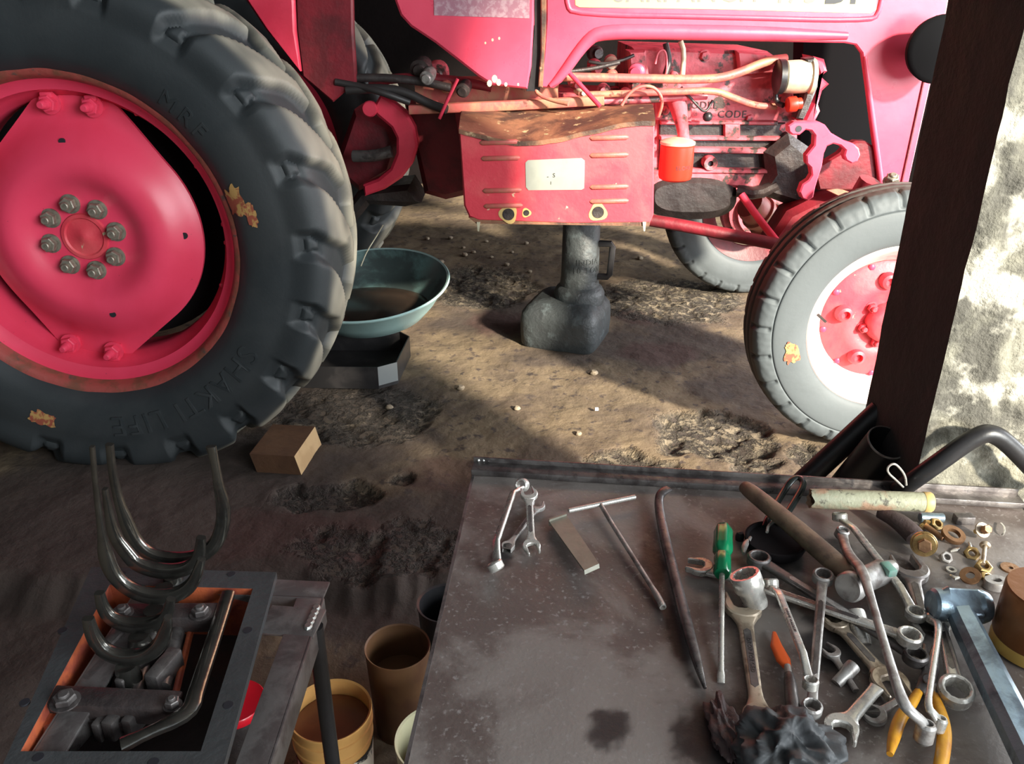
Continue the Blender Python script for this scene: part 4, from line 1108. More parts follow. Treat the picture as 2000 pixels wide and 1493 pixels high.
bent('offset_spanner', 'thin double-bent spanner between the S-bent one and the thick ring spanner', [(1822, 1210, .018), (1834, 1218, .030), (1828, 1270, .036), (1818, 1330, .036), (1811, 1382, .036), (1826, 1398, .030), (1834, 1416, .022)],
     [(13, 5), (7, 5), (6, 5), (6, 5), (6, 5), (10, 6), (10, 6)], 'chrome', [(0, 15, .010, (.3, .2, 1)), (6, 12, .016, (.2, .2, 1))])
bent('thin_rod', 'thin bright rod end leaning into the thick shiny ring', [(1842, 1214, .014), (1862, 1275, .020), (1879, 1338, .018)], [(3, 3), (4, 3), (4, 4)], 'steel', [], 'rod')
bent('pry_bar', 'long round pry bar with cranked flat end at the top and pointed tip below', [(1306, 955, .018), (1294, 961, .018), (1287, 972, .014), (1287, 995, .011), (1297, 1045, .011), (1318, 1130, .011), (1342, 1225, .011), (1365, 1305, .009), (1377, 1345, .004)],
     [(10, 4), (10, 6), (9, 8), (9, 9), (9.5, 9.5), (10, 10), (10, 10), (7, 7), (2.5, 2.5)], 'darksteel', [], 'pry bar')
# T handle
t = thing('t_handle_wrench', 'slim T-handle socket wrench with bright crossbar', 'wrench', Tz(1210, 1050))
obj('crossbar', MB().cyl(Tz(1110, 998, .012), Tz(1241, 971, .012), 4.6 * mpp(1175, 985), n=14, bev=.0008), M['chrome'], t)
obj('shaft', MB().sweep([Tz(1172, 984, .012), Tz(1190, 1015, .010), Tz(1275, 1150, .007), Tz(1283, 1163, .007), Tz(1294, 1184, .007)], [4.6 * mpp(1200, 1050)] * 3 + [6.5 * mpp(1280, 1150), 7 * mpp(1290, 1180)], 14), M['steel'], t)
a, b = Tz(1290, 1177, .007), Tz(1294.5, 1186, .007)
obj('socket_mouth', MB().lathe([(.0028, .004), (.0028, -.001), (.0042, -.001), (.0044, .004)], b, (a - b), 20), M['chrome'], t)
# bent plate
P = [(1073, 1021), (1107, 1009), (1170, 1103), (1141, 1116)]
q = [Tz(P[0][0], P[0][1], .009), Tz(P[1][0], P[1][1], .009), Tz(P[2][0], P[2][1], .016), Tz(P[3][0], P[3][1], .016)]
nn = (q[1] - q[0]).cross(q[3] - q[0]).normalized(); nn = nn if nn.z > 0 else -nn
d = (q[0] - q[3]).normalized(); d2 = (q[2] - q[1]).normalized()
mb = MB().rings([[p + nn * .0012 for p in q], [p - nn * .0012 for p in q]])
mb.rings([[q[0] + nn * .004, q[1] + nn * .004, q[1] + d * .003 + nn * .004, q[0] + d * .003 + nn * .004], [q[0] - nn * .006, q[1] - nn * .006, q[1] + d * .003 - nn * .006, q[0] + d * .003 - nn * .006]])
mb.rings([[q[3] + nn * .0012, q[2] + nn * .0012, q[2] + d2 * .002 - nn * .004, q[3] + d2 * .002 - nn * .004], [q[3] - nn * .0012 - d2 * .001, q[2] - nn * .0012 - d2 * .001, q[2] - nn * .004, q[3] - nn * .004]])
tag(obj('metal_plate', mb, M['plategrey'], None, ang=20), 'flat oblong metal strip with folded ends lying between wrenches and T-handle', 'plate')
# screwdriver
t = thing('screwdriver', 'screwdriver with translucent green handle and long steel blade', 'screwdriver', Tz(1410, 1180))
k = mpp(1411, 1065)
a, b = Tz(1413, 1030, .024), Tz(1410, 1122, .024)
f = lambda an, r, h: 1 + (.05 * math.cos(an * 6) if r > 14 * k else 0)
obj('handle', MB().lathe([(.0, 0), (10 * k, .001), (15 * k, .004), (17.5 * k, .012), (17 * k, .030), (18 * k, .045), (17.5 * k, .055), (14 * k, .062), (13.5 * k, .065), (15 * k, .068), (15 * k, (b - a).length - .003), (13 * k, (b - a).length), (.0, (b - a).length)], a, b - a, 48, fn=f), M['green'], t)
c = Tz(1408, 1334, .003)
obj('blade', MB().sweep([b.lerp(a, .1), b.lerp(c, .5), b.lerp(c, .90), b.lerp(c, .94), c], [(5 * k, 5 * k), (5 * k, 5 * k), (5 * k, 5 * k), (6.5 * k, 4 * k), (6 * k, 1.2 * k)], 14, (0, 0, 1)), M['chrome'], t)
# sockets
def socket(label, px, py, r, L, ax, m, h):
    c = Tz(px, py, h); k = mpp(px, py); a = V(ax).normalized()
    f = lambda an, rr, hh: (1 + .05 * math.cos(an * 12)) if rr < r * k * .8 and hh > -.02 else 1
    tag(obj('socket', MB().lathe([(.0, -L), (r * k * .75, -L), (r * k * .8, -L * .9), (r * k * .82, -L * .55), (r * k, -L * .42), (r * k, -.002), (r * k * .95, 0), (r * k * .76, 0), (r * k * .72, -.003), (r * k * .70, -L * .3), (.0, -L * .32)], c, a, 48, fn=f), M[m], None), label, 'socket')
socket('big chrome socket lying tilted with open mouth, above the largest spanner', 1454, 1121, 28, .044, (-.35, .25, .85), 'chrome', .046)
socket('chrome socket half hidden below the round hammer face', 1668, 1196, 20, .040, (.0, .5, .25), 'chrome', .014)
socket('dull grey socket lying across the lower end of the small worn spanner', 1668, 1300, 14, .030, (.6, .4, .3), 'steel', .012)
# ball-peen hammer
t = thing('hammer', 'hammer with worn wooden handle slanting from the far bar to its round grey head', 'hammer', Tz(1600, 1080))
k = mpp(1560, 1050)
obj('handle', MB().sweep([Tz(1455, 952, .034), Tz(1468, 962, .036), Tz(1530, 1012, .036), Tz(1600, 1072, .034), Tz(1650, 1116, .032), Tz(1684, 1142, .032)], [(14 * k, 13 * k), (18 * k, 15 * k), (20 * k, 16 * k), (22 * k, 16 * k), (21 * k, 16 * k), (17 * k, 14 * k)], 18, (0, 0, 1), smooth=2), M['handle'], t)
a, b = Tz(1655, 1149, .038), Tz(1742, 1108, .024)
k = mpp(1690, 1130)
L = (b - a).length
obj('head', MB().lathe([(.0, 0), (25 * k, 0), (28 * k, .003), (28 * k, .010), (22 * k, .016), (20 * k, .022), (23 * k, .028), (24 * k, L * .75), (18 * k, L * .85), (14 * k, L), (.0, L + .004)], a, b - a, 40), M['steel'], t, label='round grey hammer head')
obj('green_wedge', MB().box((0, 0, 0), (.012, .020, .010), frameM(Tz(1735, 1112, .042), (1, .2, 0), (0, 0, 1)), .002), mat('pale_green_paint', (.20, .42, .33), .5, c2=(.35, .36, .34), scale=60), t, label='patch of pale green paint')
# sledge hammer
t = thing('sledge_hammer', 'heavy blue-grey sledge hammer, the largest tool, handle running off to the lower right', 'hammer', Tz(1870, 1180))
k = mpp(1870, 1170)
a, b = Tz(1818, 1180, .034), Tz(1926, 1186, .030)
L = (b - a).length
def octa(an, r, h):
    q = (an + .2) % (math.pi / 2) - math.pi / 4
    return 1 / max(math.cos(q), .74 / .98 + .0) if .24 * L < h < .80 * L else 1
obj('head', MB().lathe([(.0, 0), (24 * k, 0), (29 * k, .003), (30 * k, .010), (28 * k, .016), (26 * k, L * .25), (25.5 * k, L * .27), (25.5 * k, L * .74), (26 * k, L * .78), (31 * k, L * .84), (31 * k, L - .006), (27 * k, L), (.0, L)], a, b - a, 64, fn=octa), M['bluesteel'], t, ang=25)
pts = [Tz(1868, 1180, .034), Tz(1890, 1228, .030), Tz(1945, 1340, .026), Tz(2010, 1470, .026), Tz(2050, 1550, .026)]
obj('handle', MB().sweep(pts, [(22 * k, 16 * k), (25 * k, 19 * k), (27 * k, 20 * k), (28 * k, 20 * k), (28 * k, 20 * k)], 8, (0, 0, 1), sq=.7), M['bluesteel'], t, ang=25)
# pliers
t = thing('pliers', 'pliers with long yellow plastic grips spread open at the near edge', 'pliers', Tz(1800, 1380))
k = mpp(1800, 1400)
jaw = MB().sweep([Tz(1826, 1262, .014), Tz(1822, 1300, .014), Tz(1812, 1330, .014), Tz(1795, 1352, .012)], [(5 * k, 6 * k), (13 * k, 8 * k), (17 * k, 8 * k), (10 * k, 7 * k)], 12, (0, 0, 1), sq=.6, smooth=1)
jaw.sweep([Tz(1806, 1262, .012), Tz(1808, 1300, .012), Tz(1816, 1335, .012), Tz(1826, 1358, .012)], [(4 * k, 6 * k), (9 * k, 8 * k), (12 * k, 8 * k), (8 * k, 7 * k)], 12, (0, 0, 1), sq=.6, smooth=1)
jaw.cyl(Tz(1812, 1326, .012), Tz(1812, 1326, .028), 10 * k, n=20, bev=.001)
obj('jaws', jaw, M['darksteel'], t)
obj('grip', MB().sweep([Tz(1796, 1348, .012), Tz(1780, 1376, .012), Tz(1758, 1402, .012), Tz(1746, 1440, .012), Tz(1738, 1474, .012)], [(8 * k, 7 * k), (11 * k, 8 * k), (12 * k, 9 * k), (12 * k, 9 * k), (6 * k, 6 * k)], 14, (0, 0, 1), smooth=2), M['yellow'], t)
obj('grip', MB().sweep([Tz(1822, 1352, .012), Tz(1836, 1388, .012), Tz(1845, 1424, .012), Tz(1843, 1465, .012), Tz(1834, 1510, .012), Tz(1828, 1530, .012)], [(8 * k, 7 * k), (12 * k, 8 * k), (13 * k, 9 * k), (13 * k, 9 * k), (12 * k, 9 * k), (6 * k, 6 * k)], 14, (0, 0, 1), smooth=2), M['yellow'], t)
# orange handled chisel with grey tube
t = thing('nut_driver', 'grey tubular driver with orange plastic collar among the spanners', 'nut driver', Tz(1540, 1330))
k = mpp(1540, 1330)
obj('tube', MB().sweep([Tz(1541, 1318, .010), Tz(1543, 1335, .010), Tz(1552, 1412, .010)], [(9 * k, 9 * k), (12 * k, 12 * k), (14 * k, 13 * k)], 18), M['darksteel'], t)
obj('collar', MB().sweep([Tz(1512, 1236, .008), Tz(1516, 1262, .008), Tz(1530, 1290, .008), Tz(1539, 1306, .008)], [(4 * k, 3 * k), (12 * k, 5 * k), (14 * k, 6 * k), (7 * k, 6 * k)], 12, sq=.7), M['orangegrip'], t)
obj('neck', MB().cyl(Tz(1538, 1302, .009), Tz(1541, 1322, .010), 7 * k, n=12), M['steel'], t)
# black lamp-like dish with loop handle
t = thing('black_dish', 'round black lidded dish with long loop handle behind the hammer handle', 'dish', Tz(1515, 1070))
c = Tz(1512, 1072, .0); k = mpp(1512, 1072)
obj('bowl', MB().lathe([(.0, .001), (44 * k, .001), (54 * k, .004), (58 * k, .012), (58 * k, .017), (54 * k, .0175), (50 * k, .014), (.0, .013)], c, (0, 0, 1), 56), M['dull_black'], t)
obj('loop_handle', MB().sweep([Tz(1494, 1030, .016), Tz(1500, 1012, .016), Tz(1532, 958, .020), Tz(1546, 938, .030), Tz(1558, 932, .031), Tz(1567, 938, .031), Tz(1570, 950, .030), Tz(1545, 992, .022), Tz(1522, 1026, .017)], [(7 * k, 5 * k)] * 9, 12, (0, 0, 1), smooth=2), M['blackrub'], t)
obj('clip', MB().sweep([Tz(1498, 1040, .022), Tz(1500, 1028, .024), Tz(1512, 1018, .024), Tz(1524, 1022, .022)], [(3 * k, 3 * k)] * 4, 8, smooth=1), M['chrome'], t)
c = Tz(1462, 1062, .012)
obj('bright_rim', MB().sweep([Tz(1452, 1082, .014), Tz(1454, 1066, .015), Tz(1466, 1050, .015)], [(3 * k, 4 * k), (7 * k, 5 * k), (3 * k, 3 * k)], 10, smooth=1), M['steel'], t)
tag(obj('rubber_knob', MB().lathe([(0, 0), (8 * k, 0), (9 * k, .006), (6 * k, .012), (0, .013)], Tz(1444, 1055), (0, 0, 1), 20), M['black'], None), 'small black rubber knob left of the round black dish', 'knob')
# painted tube and pin
t = thing('painted_tube', 'pale peeling tube with ochre end band lying along the far bar', 'tube', Tz(1700, 978))
k = mpp(1700, 975)
a, b = Tz(1582, 974, .032), Tz(1808, 981, .032)
fr_ = lambda an, r, h: 1
mb = MB().lathe([(12 * k, .004), (15 * k, .003), (18 * k, .0), (19 * k, .014), (18.5 * k, (b - a).length * .5), (18 * k, (b - a).length), (10 * k, (b - a).length + .001), (.0, (b - a).length + .001)], a, b - a, 36)
for v in mb.v:
    if (v - a).length < .03: v += (b - a).normalized() * .006 * noise.noise(v * 160)
obj('barrel', mb, M['tube'], t)
obj('end_band', MB().lathe([(18.4 * k, 0), (18.9 * k, .001), (18.9 * k, .010), (17 * k, .012), (.0, .012)], b - (b - a).normalized() * .004, b - a, 36), M['ochre'], t)
k = mpp(1820, 1010)
tag(obj('steel_pin', MB().cyl(Tz(1796, 1011, .009), Tz(1843, 1012, .009), 9 * k, n=20, bev=.001), M['bluesteel'], None), 'short smooth grey steel pin beside the painted tube end', 'pin')
tag(obj('leather_sleeve', MB().sweep([Tz(1716, 1002, .014), Tz(1745, 1012, .016), Tz(1772, 1032, .015), Tz(1790, 1052, .014)], [(10 * k, 10 * k), (18 * k, 14 * k), (21 * k, 15 * k), (20 * k, 15 * k)], 18, smooth=2), M['brownrag'], None), 'dark limp sleeve lying right of the thin ring spanner', 'sleeve')
# ------------------------------------------------------------------ nuts, bolts and washers
def nut(label, px, py, r, m='brass', tilt=(0, 0, 1), h=0.0, hh=.8, cat='nut', grp=None):
    k = mpp(px, py) * 1.12; ro, a = r * k, V(tilt).normalized()
    Mx = Matrix.Translation(Tz(px, py, h + ro * hh * .5 + ro * (1 - abs(a.z)) * .8)) @ V((0, 0, 1)).rotation_difference(a).to_matrix().to_4x4() @ Matrix.Rotation(px * .37, 4, 'Z')
    t = ro * hh / 2
    f = lambda an, rr, z: (math.cos(math.pi / 6) / math.cos((an % (math.pi / 3)) - math.pi / 6)) if rr > ro * .8 else 1
    tag(obj('hex_nut', MB().lathe([(ro * .52, -t), (ro * .9, -t), (ro * 1.1, -t * .75), (ro * 1.1, t * .75), (ro * .9, t), (ro * .58, t), (ro * .52, t * .85)], (0, 0, 0), (0, 0, 1), 36, Mx, close=True, fn=f), M[m], None, ang=28), label, cat, grp)
def washer(label, px, py, r, ri, m='copper', tilt=(0, 0, 1), h=0.0, th=.0025):
    k = mpp(px, py); a = V(tilt).normalized()
    c = Tz(px, py, h + th / 2 + r * k * math.sqrt(max(0, 1 - a.z * a.z)))
    tag(obj('washer', MB().lathe([(ri * k, -th / 2), (r * k * .97, -th / 2), (r * k, 0), (r * k * .97, th / 2), (ri * k, th / 2)], c, a, 36, close=True), M[m], None), label, 'washer')
nut('tall brass nut standing beside the toothed brass screw', 1829, 1025, 11, 'brass', (.25, -.5, .8), hh=.9)
washer('big brown washer ring behind the brass screw', 1862, 1045, 22, 12, 'copper', (.1, -.25, .95), .002, .006)
nut('grey nut closest to the wide grey spanner jaw', 1847, 1090, 10, 'steel', (.1, -.6, .8), hh=1.1)
nut('brass nut beside the T-shaped bolt, left of its shank', 1898, 1082, 12, 'brass', (-.2, -.5, .8), hh=.7)
nut('brass nut under the shank tip of the T-shaped bolt', 1921, 1108, 13, 'brass', (0, -.3, .95), hh=.8)
nut('small brass nut below the thick brass one, beside the lug plate', 1928, 1128, 10, 'brass', (.1, -.3, .9), hh=.6)
washer('flat tan washer alone near the brown can', 1973, 1111, 18, 5, 'copper', (0, 0, 1), 0, .003)
washer('pink-lit wide washer leaning beside the sledge hammer head', 1895, 1125, 19, 8, 'copper', (-.35, -.25, .85), 0, .003)
washer('small bright grey washer left of the pink-lit one', 1858, 1114, 10, 5, 'chrome', (0, 0, 1), 0, .003)
# bolt with a stack of washers
t = thing('washer_bolt', 'large brass-washered bolt with copper hex head beside the dark sleeve', 'bolt', Tz(1800, 1065))
k = mpp(1800, 1065)
ax = V((-.35, -.75, .35)).normalized(); c = Tz(1804, 1062, .021)
for i, r in enumerate((23, 24, 21)):
    o_ = c + ax * (.004 * i)
    obj('washer', MB().lathe([(.0, -.0015), (r * k * .96, -.0015), (r * k, 0), (r * k * .96, .0015), (.0, .0016)], o_, ax, 36), M['brass'], t)
mb = MB(); hexnut(mb, c + ax * .010, ax, 13 * k, .012, None, .3, False)
obj('hex_head', mb, M['copper'], t, ang=28)
obj('shank', MB().cyl(c, c - ax * .03, 7 * k, n=16), M['copper'], t)
t = thing('toothed_screw', 'brass screw with star-shaped toothed head beside the grey pin', 'screw', Tz(1825, 1040))
a, b = Tz(1806, 1026, .009), Tz(1843, 1053, .005)
obj('shank', MB().cyl(a, b, 5.5 * k, n=14, bev=.0006), M['copper'], t)
obj('star_head', MB().lathe([(.0, -.002), (11 * k, -.002), (12 * k, 0), (11 * k, .002), (.0, .002)], a, a - b, 40, fn=lambda an, r, h: 1 + .22 * math.cos(an * 5)), M['brass'], t)
t = thing('stud_washer', 'upright stud with copper nut and wide pale washer, furthest right of the small parts', 'bolt', Tz(1918, 1040))
ax = V((.12, -.65, .6)).normalized(); c = Tz(1919, 1036, .014)
obj('washer', MB().lathe([(.0, -.001), (15 * k, -.001), (16 * k, 0), (15 * k, .0012), (.0, .0012)], c, ax, 32), M['bronze'], t)
mb = MB(); hexnut(mb, c + ax * .001, ax, 9 * k, .011, None, .3, False)
obj('nut', mb, M['copper'], t, ang=28)
obj('stud', MB().cyl(c, c - ax * .014, 5 * k, n=14), M['ochre'], t)
t = thing('tee_bolt', 'small pale bolt with wide T-shaped head and thin shank', 'bolt', Tz(1922, 1082))
a, b = Tz(1924, 1066, .012), Tz(1920, 1102, .007)
obj('shank', MB().cyl(a, b, 4 * k, n=12), M['bronze'], t)
obj('head', MB().lathe([(0, -.0025), (7 * k, -.0025), (10 * k, .0), (8 * k, .003), (0, .004)], a, a - b, 24), M['bronze'], t)
c = Tz(1880, 1022, 0)
tag(obj('metal_block', MB().box((c.x, c.y, TZ + .007), (.026, .014, .013), frameM((0, 0, 0), (1, 0, 0), (0, 0, 1)), .002), M['darksteel'], None), 'small dark metal block behind the big brown washer', 'block')
tag(obj('metal_shaving', MB().sweep([Tz(1955, 1022, .003), Tz(1962, 1030, .006), Tz(1962, 1040, .006), Tz(1957, 1046, .002)], [(.0015, .0006)] * 4, 6, smooth=2), M['chrome'], None), 'curled bright metal shaving near the right edge', 'shaving')
tag(obj('split_pin', MB().sweep([Tz(1893, 1060, .004), Tz(1895, 1068, .003), Tz(1895, 1073, .002)], [.0016, .002, .0012], 8), M['chrome'], None), 'tiny bright pin above the left brass nut', 'pin')
tag(obj('metal_sliver', MB().sweep([Tz(1856, 1078, .002), Tz(1866, 1074, .003), Tz(1874, 1071, .002)], [(.001, .001), (.0035, .0012), (.001, .001)], 8), M['chrome'], None), 'thin shiny sliver between the brown washer and grey nut', 'sliver')
tag(obj('wing_clip', MB().sweep([Tz(1857, 1124, .002), Tz(1866, 1130, .004), Tz(1874, 1128, .003)], [(.002, .0012), (.004, .002), (.002, .0012)], 8), M['chrome'], None), 'bright bent clip touching the sledge hammer head', 'clip')
c = Tz(1942, 1148); k = mpp(1942, 1148)
mb = MB()
outer = [(20 * math.cos(2 * math.pi * i / 24) * (1.15 if abs(math.cos(2 * math.pi * i / 24)) > .6 else 1), 13 * math.sin(2 * math.pi * i / 24)) for i in range(24)]
mb.rings([[(c.x + x * k * s, c.y + y * k * s * 1.3, z) for x, y in outer] for s, z in ((1, TZ + .001), (1, TZ + .010), (.95, TZ + .012), (.42, TZ + .012), (.40, TZ + .006))], caps=True)
tag(obj('lug_plate', mb, M['steel'], None), 'rounded grey lug plate with a hole, between can and hammer head', 'plate')
c = Tz(2012, 1268)
t = thing('tin_can', 'brown tin can with gold bottom edge at the right edge of the table', 'can', c)
obj('body', MB().lathe([(.0410, .016), (.0425, .02), (.0425, .078), (.041, .082), (.0, .082)], c, (0, 0, 1), 48), M['can'], t)
obj('gold_base', MB().lathe([(.0, .001), (.038, .001), (.042, .003), (.0425, .010), (.0412, .020), (.0, .020)], c, (0, 0, 1), 48), M['gold'], t)
# ------------------------------------------------------------------ rags
def rag(label, px, py, rx, ry, hh, seed, m, lump=1.0):
    c = Tz(px, py)
    mb = MB()
    n, mm = 90, 46
    rs = []
    for i in range(1, mm):
        t = math.pi * i / mm
        ring = []
        for j in range(n):
            a = 2 * math.pi * j / n
            d = V((math.sin(t) * math.cos(a), math.sin(t) * math.sin(a), -math.cos(t)))
            q = d * 2.0 + V((seed, seed * .7, 0))
            f = 1 + lump * (.34 * noise.noise(q) - .46 * abs(noise.noise(q * 1.25 + V((3, 1, 2)))) - .10 * abs(noise.noise(q * 3.1)) + .16)
            p = V((d.x * rx * f, d.y * ry * f, max(0, hh * .5 * (1 + d.z * f * 1.1))))
            if p.z < hh * .12: p.z = .0015
            ring.append(c + p)
        rs.append(ring)
    mb.rings(rs)
    return tag(obj('rag', mb, M[m], None, ang=80), label, 'rag')
rag('crumpled oily black rag with grey highlights in front of the largest spanner', 1533, 1494, .046, .044, .042, 3.0, 'rag')
rag('small dark twist of rag left of the crumpled one', 1412, 1430, .014, .036, .014, 8.0, 'brownrag', 1.3)
# ================================================================== stand with the gearbox cover, pails
GZ = .47
def Gz(px, py, h=0.0): return Pz(px, py, GZ + h)
S_ = thing('angle_iron_stand', 'low welded angle-iron stand carrying the oily gearbox cover', 'stand', Gz(400, 1350).to_tuple()[:2] + (0,))
za = -.012
def lpiece(a, b, wdt, name='rail'):
    d = (b - a).normalized(); s_ = V((d.y, -d.x, 0))
    Mx = frameM(a, b - a, (0, 0, 1)); L = (b - a).length
    mb = MB().box((L / 2, wdt / 2, 0), (L, wdt, .004), Mx, .0008)
    mb.box((L / 2, 0, -.018), (L, .004, .040), Mx, .0008)
    return obj(name, mb, M['frame'], S_, ang=25)
cr = Gz(631, 1171, za)
nr_ = Gz(527, 1493, za); nr_ = nr_ + (nr_ - cr) * .15
lpiece(nr_, cr, .035)
cl = Gz(505, 1165, za); cl = cl + (cl - cr) * 1.9
lpiece(cl, cr, .034)
lpiece(cl, cl + (nr_ - cr), .034)
a, b = Gz(515, 1203, za + .006), Gz(624, 1212, za + .006)
obj('cross_bar', MB().box(((b - a).length / 2, .0, -.006), ((b - a).length, .052, .004), frameM(a, b - a, (0, 0, 1)), .001), M['frame'], S_)
for k in range(5):
    obj('weld_spot', MB().sphere(Gz(618 - k * 4, 1188 + k * 9, za + .003), .0055, 8, sc=(1, 1.3, .7)), M['weld'], S_)
lp = Gz(622, 1208, za)
obj('leg', MB().sweep([(lp.x - .004, lp.y - .006, GZ - .02), (lp.x - .004, lp.y - .006, .16), (lp.x - .004, lp.y - .006, .12), (lp.x - .004, lp.y - .006, -.06)], [.0105, .0105, .0125, .0125], 14), M['black'], S_)
for q in (cl, cl + (nr_ - cr), nr_):
    c = q.lerp((cr + cl + (nr_ - cr)) / 2 + (nr_ - cr) * .0, .06)
    obj('leg', MB().cyl((c.x, c.y, -.06), (c.x, c.y, GZ - .03), .0105, n=14), M['black'], S_)

G_ = thing('gearbox_cover', 'oily black gearbox cover lying upside down with its shift forks standing up', 'gearbox cover', Gz(300, 1350))
oc = [Gz(178, 1108), Gz(540, 1118), Gz(425, 1540), Gz(-15, 1540)]
ic = [Gz(214, 1142), Gz(494, 1150), Gz(392, 1468), Gz(40, 1468)]
fl_t = .010
def ringplate(o, i, z0, z1):
    mb = MB()
    for k in range(4):
        n = (k + 1) % 4
        vs = [V((o[k].x, o[k].y, z0)), V((o[n].x, o[n].y, z0)), V((i[n].x, i[n].y, z0)), V((i[k].x, i[k].y, z0)), V((o[k].x, o[k].y, z1)), V((o[n].x, o[n].y, z1)), V((i[n].x, i[n].y, z1)), V((i[k].x, i[k].y, z1))]
        mb.add(vs, [(0, 1, 5, 4), (2, 3, 7, 6), (4, 5, 6, 7), (3, 2, 1, 0)])
    return mb
fl2 = obj('flange', ringplate(oc, ic, GZ - fl_t, GZ), M['flangem'], G_, ang=25)
mb = MB()
ib = [p.lerp(sum(ic, V()) / 4, .06) for p in ic]
for k in range(4):
    n = (k + 1) % 4
    mb.add([V((ic[k].x, ic[k].y, GZ - .0005)), V((ic[n].x, ic[n].y, GZ - .0005)), V((ib[n].x, ib[n].y, GZ - .075)), V((ib[k].x, ib[k].y, GZ - .075))], [(0, 1, 2, 3)])
obj('inner_wall', mb, M['orange'], G_, ang=20, recalc=False, label='orange primer inner walls')
mb = MB().add([V((p.x, p.y, GZ - .074)) for p in ib], [(0, 1, 2, 3)])
obj('cover_floor', mb, M['sump'], G_, recalc=False)
for (a, b) in ((452, 1122), (484, 1232), (446, 1378), (122, 1232), (48, 1372), (75, 1480), (300, 1490), (238, 1122)):
    c = Gz(a, b)
    obj('bolt_hole', MB().cyl(c - V((0, 0, .002)), c + V((0, 0, .0006)), .0055, n=16), M['ink'], fl2)
def gbar(name, pts, r, m, **k):
    return obj(name, MB().sweep([Gz(*p) for p in pts], r, 10, (0, 0, 1), **k), M[m], G_)
gbar('shift_rail', [(235, 1228, -.030), (180, 1420, -.030)], .008, 'darksteel')
gbar('shift_rail', [(300, 1240, -.026), (245, 1420, -.026)], .008, 'darksteel')
gbar('shift_rail', [(372, 1235, -.030), (338, 1375, -.030)], (.004, .006), 'redplastic' if False else 'orange')
gbar('shift_rail', [(352, 1215, -.024), (318, 1345, -.024)], .009, 'darksteel')
gbar('lever_rod', [(446, 1160, -.004), (412, 1265, -.004), (383, 1352, -.002), (374, 1384, .0), (350, 1404, .002), (290, 1432, -.002), (238, 1456, -.006)], [(.009, .006)] * 3 + [(.010, .006)] * 2 + [(.007, .005), (.010, .006)], 'forkm', smooth=1, sq=.7)
for (a, b, c, d, m) in ((230, 1208, 432, 1206, 'grease'), (92, 1372, 352, 1384, 'grease')):
    p, q = Gz(a, b, -.014), Gz(c, d, -.014)
    bar_ = obj('bearing_bar', MB().box(((q - p).length / 2, 0, 0), ((q - p).length, .030, .026), frameM(p, q - p, (0, 0, 1)), .004), M[m], G_)
for (a, b, r) in ((392, 1200, .0105), (128, 1372, .0125), (240, 1200, .0105), (338, 1380, .008)):
    c = Gz(a, b, -.002)
    mb = MB(); hexnut(mb, c, (0, 0, 1), r, .010, .003, a, True)
    obj('hex_bolt', mb, M['darksteel'], G_, ang=28)
for (a, b, w_, l_, z) in ((222, 1262, .014, .040, -.02), (196, 1318, .016, .050, -.024), (150, 1430, .018, .045, -.03), (250, 1330, .012, .030, -.02), (285, 1290, .013, .035, -.02), (322, 1310, .018, .05, -.016), (228, 1412, .015, .03, -.026), (262, 1410, .012, .026, -.026), (205, 1415, .010, .03, -.03)):
    p = Gz(a, b, z)
    obj('shift_gate', MB().box((0, 0, 0), (w_, l_, .028), frameM(p, ex.normalized(), (0, 0, 1)) @ Matrix.Rotation(R(-8), 4, 'Z'), .003), M['darksteel'], G_)
for (a, b, s_) in ((100, 1425, .018), (70, 1450, .014), (110, 1465, .013), (215, 1172, .014), (205, 1200, .010)):
    mb = MB().sphere(Gz(a, b, -.03), s_, 12)
    obj('casting_lump', mb, M['orange'], G_)
# forks: each stands in a plane across the rails
def fork(pts, base, rad, name='shift_fork', sm_=2, m='forkm'):
    Y = Gz(base[0], base[1], -.004).y
    P = [Py(a, b, Y) for a, b in pts]
    rad = [(r[0] * .8, r[1] * .8) for r in rad]
    mb = MB().sweep(P, rad, 12, (0, 1, .01), smooth=sm_, sq=.65)
    return obj(name, mb, M[m], G_)
f1 = fork([(214, 868), (219, 920), (232, 980), (247, 1020), (262, 1058), (292, 1086), (340, 1096), (392, 1088), (424, 1062), (437, 1020), (436, 985), (428, 955), (420, 905), (412, 872)], (340, 1140),
     [(.006, .005), (.006, .006), (.007, .007), (.011, .008), (.012, .009), (.012, .010), (.013, .011), (.012, .010), (.012, .009), (.011, .009), (.011, .008), (.008, .007), (.006, .006), (.008, .005)])
f2 = fork([(205, 955), (212, 1000), (222, 1046), (246, 1078), (268, 1104), (318, 1118), (368, 1112), (390, 1088), (393, 1050)], (330, 1165),
     [(.004, .005), (.006, .006), (.010, .007), (.012, .008), (.012, .009), (.013, .010), (.012, .009), (.010, .007), (.007, .006)])
f3 = fork([(180, 872), (188, 960), (198, 1040), (206, 1086), (220, 1122), (252, 1152), (300, 1168), (350, 1162), (380, 1138), (394, 1092)], (300, 1205),
     [(.0035, .004), (.004, .004), (.005, .005), (.012, .008), (.012, .008), (.012, .009), (.013, .010), (.012, .009), (.010, .008), (.006, .006)])
f4 = fork([(194, 1158), (200, 1186), (216, 1208), (250, 1222), (296, 1222), (326, 1206), (334, 1170)], (270, 1252),
     [(.007, .006), (.009, .007), (.011, .008), (.012, .010), (.012, .010), (.010, .008), (.006, .006)])
f5 = fork([(172, 1208), (180, 1240), (200, 1270), (238, 1286), (284, 1282), (314, 1260), (326, 1222), (328, 1205)], (240, 1310),
     [(.008, .006), (.010, .008), (.011, .009), (.012, .010), (.012, .010), (.011, .008), (.008, .006), (.005, .005)])
for (a, b, z0) in ((340, 1096, 0), (318, 1120, 0), (300, 1168, 0), (270, 1222, 0), (245, 1288, 0)):
    pass
